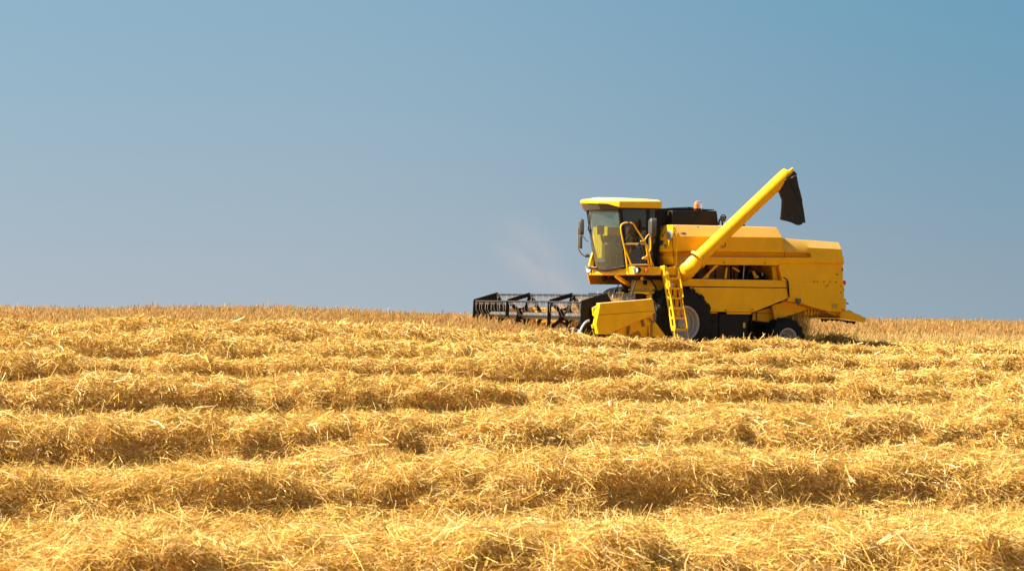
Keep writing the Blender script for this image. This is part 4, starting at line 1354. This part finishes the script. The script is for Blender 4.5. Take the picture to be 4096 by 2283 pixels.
# --- the driver behind the tinted door
hx, hy = S(2572, 898, 0.36).x, 0.36
hz = S(2572, 898, 0.36).z
DRV = empty("person")
DRV.matrix_world = HARV.matrix_world
tag(DRV, "seated driver in dark clothes and tan cap behind the tinted cab door", "person")
def skinned(name, verts, edges, radii, mat, parent, sub=2):
    me = bpy.data.meshes.new(name)
    me.from_pydata([tuple(v) for v in verts], edges, [])
    me.materials.append(mat)
    o = bpy.data.objects.new(name, me); COL.objects.link(o)
    o.parent = parent
    sk = o.modifiers.new("skin", 'SKIN')
    for i, r in enumerate(radii):
        me.skin_vertices[0].data[i].radius = (r, r)
    me.skin_vertices[0].data[0].use_root = True
    ss = o.modifiers.new("smooth", 'SUBSURF'); ss.levels = sub; ss.render_levels = sub
    return o
H = Vector((hx, hy, hz))
pel = H + Vector((0.04, 0, -0.70))
ches = H + Vector((-0.02, 0, -0.32)); neck = H + Vector((-0.02, 0, -0.15))
shl, shr = ches + Vector((0, 0.19, 0.06)), ches + Vector((0, -0.19, 0.06))
ell, elr = shl + Vector((0.12, 0.05, -0.25)), shr + Vector((0.12, -0.05, -0.25))
hal, har = H + Vector((0.48, 0.16, -0.42)), H + Vector((0.46, -0.16, -0.40))
knl, knr = pel + Vector((0.45, 0.13, 0.05)), pel + Vector((0.45, -0.13, 0.05))
ftl, ftr = knl + Vector((0.12, 0.02, -0.42)), knr + Vector((0.12, -0.02, -0.42))
skinned("body", [pel, pel + Vector((-0.04, 0, 0.2)), ches, neck, shl, ell, hal, shr, elr, har, knl, ftl, knr, ftr],
        [(0, 1), (1, 2), (2, 3), (2, 4), (4, 5), (5, 6), (2, 7), (7, 8), (8, 9), (0, 10), (10, 11), (0, 12), (12, 13)],
        [0.15, 0.14, 0.15, 0.06, 0.07, 0.048, 0.035, 0.07, 0.048, 0.035, 0.085, 0.055, 0.085, 0.055], SHIRT, DRV)
mb = MB()
mb.sphere(H, 0.115, 10, (0.92, 0.74, 1.12))
mb.tube([H + Vector((0.09, 0, 0.01)), H + Vector((0.125, 0, -0.03)), H + Vector((0.10, 0, -0.045))], [0.012, 0.018, 0.01], 8)
for s_ in (-1, 1):
    mb.sphere(H + Vector((-0.005, s_ * 0.085, -0.01)), 0.03, 6, (0.8, 0.4, 1.2))
    mb.sphere(H + Vector((0.09, s_ * 0.032, 0.02)), 0.013, 5)
mb.tube([H + Vector((0, 0, -0.08)), neck], [0.055, 0.055], 12)
mb.sphere(H + Vector((0.09, 0, -0.065)), 0.02, 5, (0.6, 1.4, 0.4))
mb.build("head", SKIN, DRV)
mb = MB()
mb.sphere(H + Vector((-0.012, 0, 0.045)), 0.122, 10, (0.95, 0.80, 0.85))
mb.prism([H + Vector((0.08, 0.07, 0.055)), H + Vector((0.17, 0.045, 0.045)), H + Vector((0.17, -0.045, 0.045)), H + Vector((0.08, -0.07, 0.055))], (0, 0, 0.012))
mb.build("cap", CAP, DRV)
for hp, sg in ((hal, 1), (har, -1)):      # five short curled fingers round the wheel
    mb = MB()
    mb.sphere(hp, 0.045, 8, (1.1, 0.8, 0.6))
    for j in range(4):
        o_ = Vector((0.03, (j - 1.5) * 0.022, 0.0))
        L_ = (0.055, 0.062, 0.058, 0.045)[j]
        mb.tube([hp + o_, hp + o_ + Vector((L_ * 0.6, 0, 0.01)), hp + o_ + Vector((L_, 0, -0.012)), hp + o_ + Vector((L_ * 0.8, 0, -0.035))], [0.010, 0.010, 0.009, 0.008], 6)
    mb.tube([hp + Vector((0.0, -sg * 0.03, 0)), hp + Vector((0.03, -sg * 0.055, 0)), hp + Vector((0.055, -sg * 0.05, -0.01))], [0.011, 0.010, 0.008], 6)
    mb.build("hand", SKIN, DRV)

# ------------------------------------------------------------------ ground
def spread(a, b, step, far, grow=1.16):
    xs = list(np.arange(a, b + 1e-6, step))
    st = step; lo_, hi_ = [a], [b]
    while hi_[-1] < far: st *= grow; hi_.append(hi_[-1] + st)
    st = step
    while lo_[-1] > -far: st *= grow; lo_.append(lo_[-1] - st)
    return np.array(sorted(set(lo_[1:] + xs + hi_[1:])))
gx = spread(-17, 19, 0.16, 1500.0)
gy = spread(7, 74, 0.16, 1500.0)
GX, GY = np.meshgrid(gx, gy)
def smooth_surf(x, y):
    return (surf(x, y) + surf(x + .1, y) + surf(x - .1, y) + surf(x, y + .1) + surf(x, y - .1)) / 5
near = (np.abs(GX - 1) < 21) & (GY > 5) & (GY < 78)
GZ = np.where(near, smooth_surf(GX, GY) - 0.075 - 0.26 * sstep(straw_h(GX, GY), 0.15, 0.45) * is_straw(GX, GY), base(np.clip(GX, -45, 45), GY) - 0.02)
nx, ny = len(gx), len(gy)
def grid_mesh(name, X, Y, Z, mat):
    me = bpy.data.meshes.new(name)
    h, w = X.shape
    v = np.stack([X, Y, Z], -1).reshape(-1, 3).astype(np.float32)
    idx = np.arange(h * w).reshape(h, w)
    f = np.stack([idx[:-1, :-1], idx[:-1, 1:], idx[1:, 1:], idx[1:, :-1]], -1).reshape(-1, 4)
    me.vertices.add(len(v)); me.vertices.foreach_set('co', v.ravel())
    me.loops.add(f.size); me.loops.foreach_set('vertex_index', f.ravel().astype(np.int32))
    me.polygons.add(len(f)); me.polygons.foreach_set('loop_start', np.arange(0, f.size, 4, dtype=np.int32))
    me.update(); me.validate()
    me.materials.append(mat)
    o = bpy.data.objects.new(name, me); COL.objects.link(o)
    return o
gm, gn, gl, gb = mat_new("stubble_soil")
gb.inputs['Roughness'].default_value = 0.95
gb.inputs['Specular IOR Level'].default_value = 0.1
tc = gn.new("ShaderNodeTexCoord"); nz = gn.new("ShaderNodeTexNoise"); nz.inputs['Scale'].default_value = 9; nz.inputs['Detail'].default_value = 8
gl.new(tc.outputs['Object'], nz.inputs['Vector'])
rp_ = gn.new("ShaderNodeValToRGB")
rp_.color_ramp.elements[0].position = 0.3; rp_.color_ramp.elements[0].color = (0.10, 0.055, 0.018, 1)
rp_.color_ramp.elements[1].position = 0.7; rp_.color_ramp.elements[1].color = (0.26, 0.155, 0.05, 1)
gl.new(nz.outputs['Fac'], rp_.inputs['Fac']); gl.new(rp_.outputs['Color'], gb.inputs['Base Color'])
ground = grid_mesh("ground", GX, GY, GZ, gm)
tag(ground, "straw coloured field ground rising to a low crest", "ground", kind="structure")

# ------------------------------------------------------------------ stalks, as real ribbons
def ribbons(name, segs, mat):
    """segs: list of (P0, P1, P2, W, C): two-piece ribbons with half width vectors and colours"""
    V, Cc = [], []
    for P0, P1, P2, W, taper, C in segs:
        t = taper if np.ndim(taper) else np.full(len(P0), taper)
        t = t[:, None]
        q = np.stack([P0 - W, P0 + W, P1 - W, P1 + W, P2 - W * t, P2 + W * t], 1)
        V.append(q.reshape(-1, 3)); Cc.append(np.repeat(C, 6, axis=0))
    V = np.concatenate(V).astype(np.float32); Cc = np.concatenate(Cc)
    n = len(V) // 6
    b = (np.arange(n) * 6)[:, None]
    f = np.concatenate([b + np.array([[0, 1, 3, 2]]), b + np.array([[2, 3, 5, 4]])], 1).reshape(-1).astype(np.int32)
    me = bpy.data.meshes.new(name)
    me.vertices.add(len(V)); me.vertices.foreach_set('co', V.ravel())
    me.loops.add(len(f)); me.loops.foreach_set('vertex_index', f)
    me.polygons.add(len(f) // 4); me.polygons.foreach_set('loop_start', np.arange(0, len(f), 4, dtype=np.int32))
    me.update()
    at = me.attributes.new("tint", 'BYTE_COLOR', 'POINT')
    c4 = np.concatenate([np.clip(Cc, 0, 1), np.ones((len(Cc), 1))], 1).astype(np.float32)
    at.data.foreach_set('color', c4.ravel())
    me.materials.append(mat)
    o = bpy.data.objects.new(name, me); COL.objects.link(o)
    print(name, n, "ribbons")
    return o

def stalk_mat(name, trans=0.3, gloss=0.07, grough=0.35):
    m = bpy.data.materials.new(name); m.use_nodes = True
    n, l = m.node_tree.nodes, m.node_tree.links
    n.clear()
    o = n.new("ShaderNodeOutputMaterial")
    a = n.new("ShaderNodeAttribute"); a.attribute_name = "tint"
    d = n.new("ShaderNodeBsdfDiffuse"); t = n.new("ShaderNodeBsdfTranslucent"); g = n.new("ShaderNodeBsdfGlossy")
    g.inputs['Roughness'].default_value = grough
    g.inputs['Color'].default_value = (1, 0.93, 0.8, 1)
    l.new(a.outputs['Color'], d.inputs['Color']); l.new(a.outputs['Color'], t.inputs['Color'])
    m1 = n.new("ShaderNodeMixShader"); m1.inputs[0].default_value = trans
    l.new(d.outputs[0], m1.inputs[1]); l.new(t.outputs[0], m1.inputs[2])
    m2 = n.new("ShaderNodeMixShader"); m2.inputs[0].default_value = gloss
    l.new(m1.outputs[0], m2.inputs[1]); l.new(g.outputs[0], m2.inputs[2])
    l.new(m2.outputs[0], o.inputs['Surface'])
    return m
STRAWM = stalk_mat("straw", 0.12, 0.022, 0.45)
WHEATM = stalk_mat("wheat", 0.5, 0.03)

def unit(v): return v / np.maximum(np.linalg.norm(v, axis=1, keepdims=True), 1e-9)
def rand_perp(d, n):
    r = RNG.normal(size=(n, 3))
    return unit(np.cross(d, r))
PAL = 0.84 * np.array([[0.80, 0.49, 0.112], [0.74, 0.435, 0.080], [0.84, 0.56, 0.175], [0.62, 0.345, 0.055], [0.88, 0.68, 0.32], [0.58, 0.43, 0.085], [0.78, 0.525, 0.19]])
PW = np.array([0.30, 0.22, 0.18, 0.12, 0.06, 0.05, 0.07])
def tints(n, pal=PAL, w=PW, spread_=0.20):
    c = pal[RNG.choice(len(pal), n, p=w / w.sum())]
    return np.clip(c * (1 + spread_ * RNG.normal(size=(n, 1))) * (1 + 0.04 * RNG.normal(size=(n, 3))), 0.01, 0.95)

def lay_straw(x, y, wscale=1.0, lscale=1.0, up_frac=0.075, depth=(-0.11, 0.02)):
    n = len(x)
    e = 0.07
    z = surf(x, y)
    gxx = (surf(x + e, y) - surf(x - e, y)) / (2 * e)
    gyy = (surf(x, y + e) - surf(x, y - e)) / (2 * e)
    gxx, gyy = np.clip(gxx, -1.6, 1.6), np.clip(gyy, -1.6, 1.6)
    nrm = unit(np.stack([-gxx, -gyy, np.ones(n)], 1))
    yaw = 2.2 * PI * vnoise(x * 0.7, y * 0.7, 51) + 1.25 * RNG.normal(size=n) + 0.4
    t1 = unit(np.cross(np.tile([0., 1, 0], (n, 1)), nrm)); t2 = np.cross(nrm, t1)
    d = t1 * np.cos(yaw)[:, None] + t2 * np.sin(yaw)[:, None]
    pitch = 0.28 * RNG.normal(size=n)
    up = RNG.random(n) < up_frac
    pitch = np.where(up, RNG.uniform(0.35, 1.15, n), pitch)
    d = unit(d * np.cos(pitch)[:, None] + nrm * np.sin(pitch)[:, None])
    L = np.clip(np.exp(RNG.normal(np.log(0.108), 0.5, n)), 0.035, 0.40) * lscale
    L = np.where(up, np.minimum(L, 0.26), L)
    dep = RNG.uniform(depth[0], depth[1], n)
    # pieces that stand up start lower down
    p = np.stack([x, y, z], 1) + nrm * dep[:, None]
    # the straw is heaped loosely: its upper part hangs out over the foot of the row
    fr = np.clip(straw_h(x, y) / 0.42, 0, 1.2) ** 1.6
    p[:, 0] += N2[0] * 0.40 * fr; p[:, 1] += N2[1] * 0.40 * fr
    half = d * (L / 2)[:, None]
    kink = rand_perp(d, n) * (L * RNG.uniform(0.0, 0.16, n))[:, None]
    kink[:, 2] = np.abs(kink[:, 2]) * 0.7
    P0, P2 = p - half, p + half
    P0 = np.where(up[:, None], p - 0.1 * half, P0); P2 = np.where(up[:, None], p + 1.5 * half, P2)
    P1 = (P0 + P2) / 2 + kink
    W = rand_perp(d, n) * (0.5 * np.maximum(0.0029, 0.00020 * y) * wscale * np.exp(0.35 * RNG.normal(size=n)))[:, None]
    return P0, P1, P2, W, RNG.uniform(0.35, 1.0, n), tints(n)

def cone(n, d0, d1, power):
    """random points over the visible wedge of the field, density falling as distance^-power"""
    a = 2 - power
    u = RNG.random(n)
    y = (d0 ** a + u * (d1 ** a - d0 ** a)) ** (1 / a)
    x = RNG.uniform(-1, 1, n) * (0.235 * y + 3.0)
    return x, y
QUAL = 1.0
segs = []
x, y = cone(int(3900000 * QUAL), 8.0, 62, 1.4)
k = is_straw(x, y); x, y = x[k], y[k]
segs.append(lay_straw(x, y))
# long bright culms lying on top
x, y = cone(int(13000 * QUAL), 11.8, 58, 1.1)
k = is_straw(x, y); x, y = x[k], y[k]
a = list(lay_straw(x, y, 1.3, 1.3, 0.02, (0.0, 0.03)))
a[5] = tints(len(x), np.array([[0.80, 0.60, 0.28], [0.78, 0.52, 0.17], [0.84, 0.70, 0.42]]), np.array([.5, .3, .2]))
segs.append(tuple(a))
# cut stubble standing between the windrows
x, y = cone(int(90000 * QUAL), 8.0, 60, 1.2)
k = is_straw(x, y) & (straw_h(x, y) < 0.17); x, y = x[k], y[k]
n = len(x); z = base(x, y)
lean = np.stack([0.18 * RNG.normal(size=n), 0.18 * RNG.normal(size=n), np.ones(n)], 1)
hh = RNG.uniform(0.10, 0.24, n)[:, None]
P0 = np.stack([x, y, z - 0.02], 1); P2 = P0 + unit(lean) * hh
W = rand_perp(unit(lean), n) * (0.5 * np.maximum(0.0045, 0.00025 * y))[:, None]; W[:, 2] = 0
segs.append((P0, (P0 + P2) / 2, P2, W, 0.9, tints(n, np.array([[0.62, 0.45, 0.15], [0.55, 0.36, 0.10], [0.42, 0.38, 0.10]]), np.array([.5, .4, .1]))))

MR = np.array(MROT); RT = np.array(ROOT)
def to_world(p): return p @ MR.T + RT
# straw dropping from the rear of the machine onto the new windrow
n = int(11000 * QUAL)
lx = RNG.normal(-3.55, 0.20, n); ly = RNG.uniform(-0.95, 1.0, n); f = RNG.random(n)
lz = 0.15 + f * 1.10
lx = lx - (1 - f) * 0.12 + 0.1 * f
dd = unit(np.stack([0.35 * RNG.normal(size=n), 0.4 * RNG.normal(size=n), -np.ones(n)], 1))
L = RNG.uniform(0.10, 0.32, n)[:, None]
P0 = np.stack([lx, ly, lz], 1); P2 = P0 + dd * L; P1 = (P0 + P2) / 2 + 0.02 * RNG.normal(size=(n, 3))
segs.append((to_world(P0), to_world(P1), to_world(P2), rand_perp(dd, n) * 0.0055, 0.8, tints(n)))
# the freshly dropped heap close behind, and loose stems on it
n = int(13000 * QUAL)
lx = RNG.uniform(-5.9, -3.3, n); ly = RNG.normal(0.15, 0.50, n)
wx = to_world(np.stack([lx, ly, 0 * lx], 1))
hp_ = 0.66 * np.exp(-((ly - 0.15) / 0.80) ** 2) * (0.75 + 0.35 * vnoise(lx * 1.7, ly * 1.3, 71)) * np.clip((lx + 6.3) / 1.0, 0, 1)
P0 = np.stack([wx[:, 0], wx[:, 1], base(wx[:, 0], wx[:, 1]) + hp_ * RNG.uniform(0.3, 1.05, n)], 1)
dd = unit(np.stack([RNG.normal(size=n), RNG.normal(size=n), 0.35 * RNG.normal(size=n)], 1))
L = RNG.uniform(0.12, 0.40, n)[:, None]
P2 = P0 + dd * L; P1 = (P0 + P2) / 2 + 0.03 * RNG.normal(size=(n, 3))
segs.append((P0, P1, P2, rand_perp(dd, n) * 0.006, 0.8, tints(n)))
straw = ribbons("straw", segs, STRAWM)
tag(straw, "loose golden straw lying in thick windrows over the whole field", "straw", kind="stuff")

# crop already cut and heaped before the feeder
n = 5200
ly = RNG.uniform(-1.0, 2.25, n); lx = XB + RNG.uniform(0.10, 0.75, n)
top_ = zbw + 0.04 + 0.24 * np.exp(-((ly - 1.0) / 0.95) ** 2) - 0.18 * np.abs(lx - XB - 0.35)
P0 = np.stack([lx, ly, top_ - RNG.uniform(0, 0.22, n)], 1)
dd = unit(np.stack([0.5 * RNG.normal(size=n) - 0.3, 0.7 * RNG.normal(size=n), 0.35 * RNG.normal(size=n) + 0.15], 1))
L = RNG.uniform(0.08, 0.26, n)[:, None]
P2 = P0 + dd * L; P1 = (P0 + P2) / 2 + 0.015 * RNG.normal(size=(n, 3))
CROPC = np.array([[0.50, 0.31, 0.11], [0.42, 0.24, 0.08], [0.58, 0.38, 0.16]])
crop = ribbons("cut_crop", [(to_world(P0), to_world(P1), to_world(P2), rand_perp(dd, n) * 0.006, 0.7, tints(n, CROPC, np.array([.5, .3, .2])))], WHEATM)
tag(crop, "tan cut crop heaped on the cutting platform before the feeder", "cut crop", kind="stuff")

# ------------------------------------------------------------------ standing wheat
def is_wheat(x, y):
    s, q = sq(x, y)
    edge = 2.62 + 0.10 * vnoise(s * 1.2, s * 0, 61)
    return ((s > 3.75 + 0.08 * vnoise(q * 2, q * 0, 62)) & (q < edge)) | ((q < -2.85) & (s <= 3.75))
n = int(360000 * QUAL)
y = RNG.uniform(38, 84, n); x = RNG.uniform(-1, 1, n) * (0.24 * y + 2.5)
k = is_wheat(x, y); x, y = x[k], y[k]
s_, q_ = sq(x, y)
keep = RNG.random(len(x)) < np.clip(1.25 - (-q_ - 3) / 22.0, 0.25, 1)
x, y, q_, s_ = x[keep], y[keep], q_[keep], s_[keep]
n = len(x); z = base(x, y)
Ht = 0.70 * (1 + 0.085 * RNG.normal(size=n) + 0.05 * vnoise(x * 0.6, y * 0.6, 63) + 0.035 * vnoise(x * 2.5, y * 2.5, 64))
Ht = Ht * (1 + 0.17 * sstep(-q_, -2.6, 0.5) * (s_ > 3.3) * (1 - sstep(s_, 6.5, 9.0)))
lean = np.stack([0.12 + 0.10 * RNG.normal(size=n), 0.10 * RNG.normal(size=n), np.ones(n)], 1)
lean = unit(lean)
root_ = np.stack([x, y, z - 0.02], 1)
mid_ = root_ + lean * (Ht * 0.55)[:, None]
bend = np.stack([0.10 * RNG.normal(size=n) + 0.05, 0.10 * RNG.normal(size=n), np.zeros(n)], 1)
top_ = root_ + lean * (Ht * 0.90)[:, None] + bend * 0.35
wd = np.stack([np.cos(th := RNG.uniform(0, PI, n)), np.sin(th), 0 * th], 1)
STEMC = np.array([[0.74, 0.55, 0.22], [0.68, 0.49, 0.17], [0.80, 0.63, 0.30], [0.60, 0.40, 0.12]])
EARC = np.array([[0.66, 0.45, 0.18], [0.58, 0.37, 0.13], [0.74, 0.54, 0.24], [0.42, 0.24, 0.09]])
seg = [(root_, mid_, top_, wd * 0.0045, 0.8, tints(n, STEMC, np.array([.4, .25, .2, .15])))]
ed = unit(lean + np.stack([0.20 + 0.28 * RNG.normal(size=n), 0.25 * RNG.normal(size=n), 0.15 * RNG.normal(size=n)], 1))
el = RNG.uniform(0.075, 0.115, n)[:, None]
ec = tints(n, EARC, np.array([.4, .25, .2, .15]))
for w_ in (np.array([1., 0, 0]), np.array([0, 1., 0])):
    ww = unit(np.cross(ed, np.tile(w_, (n, 1)))) * 0.0075
    seg.append((top_ - ed * 0.005, top_ + ed * el * 0.5, top_ + ed * el, ww, 0.35, ec))
# dry leaves
m_ = RNG.random(n) < 0.55
ld = unit(np.stack([RNG.normal(size=m_.sum()), RNG.normal(size=m_.sum()), RNG.uniform(-0.9, 0.9, m_.sum())], 1))
l0 = root_[m_] + lean[m_] * (Ht[m_] * RNG.uniform(0.3, 0.85, m_.sum()))[:, None]
l1 = l0 + ld * 0.06; l2 = l1 + (ld * [1, 1, 0] + [0, 0, -0.8]) * 0.07
seg.append((l0, l1, l2, rand_perp(ld, m_.sum()) * 0.005, 0.3, tints(m_.sum(), STEMC, np.array([.4, .25, .2, .15]))))
wheat = ribbons("standing_wheat", seg, WHEATM)
tag(wheat, "uncut ripe wheat standing along the crest and ahead of the cutter", "wheat", kind="stuff")

# ------------------------------------------------------------------ two green weeds above the wheat on the left
def ground_pt(u, d):
    X = (u - 2048) / FPX * d
    return Vector((X, d, float(base(np.array([X]), np.array([d]))[0])))
def imgz(v, d): return EYE - (v - 1141.5) / FPX * d
WEED = simple("weed_green", (0.16, 0.20, 0.07), 0.7, var=0.3)
def weed(name, d, stems, label):
    g0 = ground_pt(stems[0][0][0], d)
    e = empty(name, None, g0)
    tag(e, label, "weed", "green weeds above the wheat")
    for kind, *st in [("stem", *s) for s in stems]:
        mb = MB()
        pts = [Vector(((u - 2048) / FPX * d, d + 0.04 * i, imgz(v, d))) - g0 for i, (u, v) in enumerate(st)]
        mb.tube(pts, [0.0065] * (len(pts) - 1) + [0.003], 6)
        mb.build("stem" if st is not None and kind == "stem" and stems.index(tuple(st) if tuple(st) in stems else st) == 0 else "leaf", WEED, e)
    return e
weed("grass_weed", 47.0, [[(1176, 1290), (1175, 1262), (1172, 1246), (1165, 1226)], [(1174, 1250), (1178, 1232), (1181, 1219)], [(1174, 1246), (1166, 1244), (1160, 1246)]], "green grass weed with three upright blades above the wheat")
weed("grass_weed", 47.6, [[(1223, 1292), (1221, 1262), (1215, 1240), (1207, 1228), (1196, 1222)], [(1220, 1258), (1217, 1246), (1213, 1238)]], "grey green grass weed arching over to the left above the wheat")

# ------------------------------------------------------------------ dust blown off by the machine
dm = bpy.data.materials.new("chaff_dust"); dm.use_nodes = True
dn_, dl = dm.node_tree.nodes, dm.node_tree.links
dn_.clear()
do_ = dn_.new("ShaderNodeOutputMaterial")
pv = dn_.new("ShaderNodeVolumePrincipled")
pv.inputs['Color'].default_value = (1.0, 0.64, 0.43, 1)
tc = dn_.new("ShaderNodeTexCoord")
ln = dn_.new("ShaderNodeVectorMath"); ln.operation = 'LENGTH'
dl.new(tc.outputs['Object'], ln.inputs[0])
mr = dn_.new("ShaderNodeMapRange"); mr.interpolation_type = 'SMOOTHSTEP'
mr.inputs['From Min'].default_value = 0.95; mr.inputs['From Max'].default_value = 0.1
mr.inputs['To Min'].default_value = 0.0; mr.inputs['To Max'].default_value = 1.0
dl.new(ln.outputs['Value'], mr.inputs['Value'])
nz = dn_.new("ShaderNodeTexNoise"); nz.inputs['Scale'].default_value = 2.0; nz.inputs['Detail'].default_value = 3
dl.new(tc.outputs['Object'], nz.inputs['Vector'])
m2 = dn_.new("ShaderNodeMapRange"); m2.inputs['From Min'].default_value = 0.38; m2.inputs['From Max'].default_value = 0.80
dl.new(nz.outputs['Fac'], m2.inputs['Value'])
mu = dn_.new("ShaderNodeMath"); mu.operation = 'MULTIPLY'
dl.new(mr.outputs['Result'], mu.inputs[0]); dl.new(m2.outputs['Result'], mu.inputs[1])
mk = dn_.new("ShaderNodeMath"); mk.operation = 'MULTIPLY'; mk.inputs[1].default_value = 0.20
dl.new(mu.outputs[0], mk.inputs[0]); dl.new(mk.outputs[0], pv.inputs['Density'])
dl.new(pv.outputs[0], do_.inputs['Volume'])
pa = Vector(((2285 - 2048) / FPX * 57, 57, EYE - (1230 - 1141.5) / FPX * 57))
pb = Vector(((2010 - 2048) / FPX * 58, 58, EYE - (880 - 1141.5) / FPX * 58))
mb = MB(); mb.sphere((0, 0, 0), 1.0, 12)
dust = mb.build("dust", dm)
axd = (pb - pa)
dust.matrix_world = Matrix.Translation((pa + pb) / 2) @ axd.to_track_quat('Z', 'Y').to_matrix().to_4x4() @ Matrix.Diagonal((1.25, 1.0, axd.length / 2 + 0.9, 1))
tag(dust, "thin pinkish chaff dust drifting up behind the reel", "dust", kind="stuff")
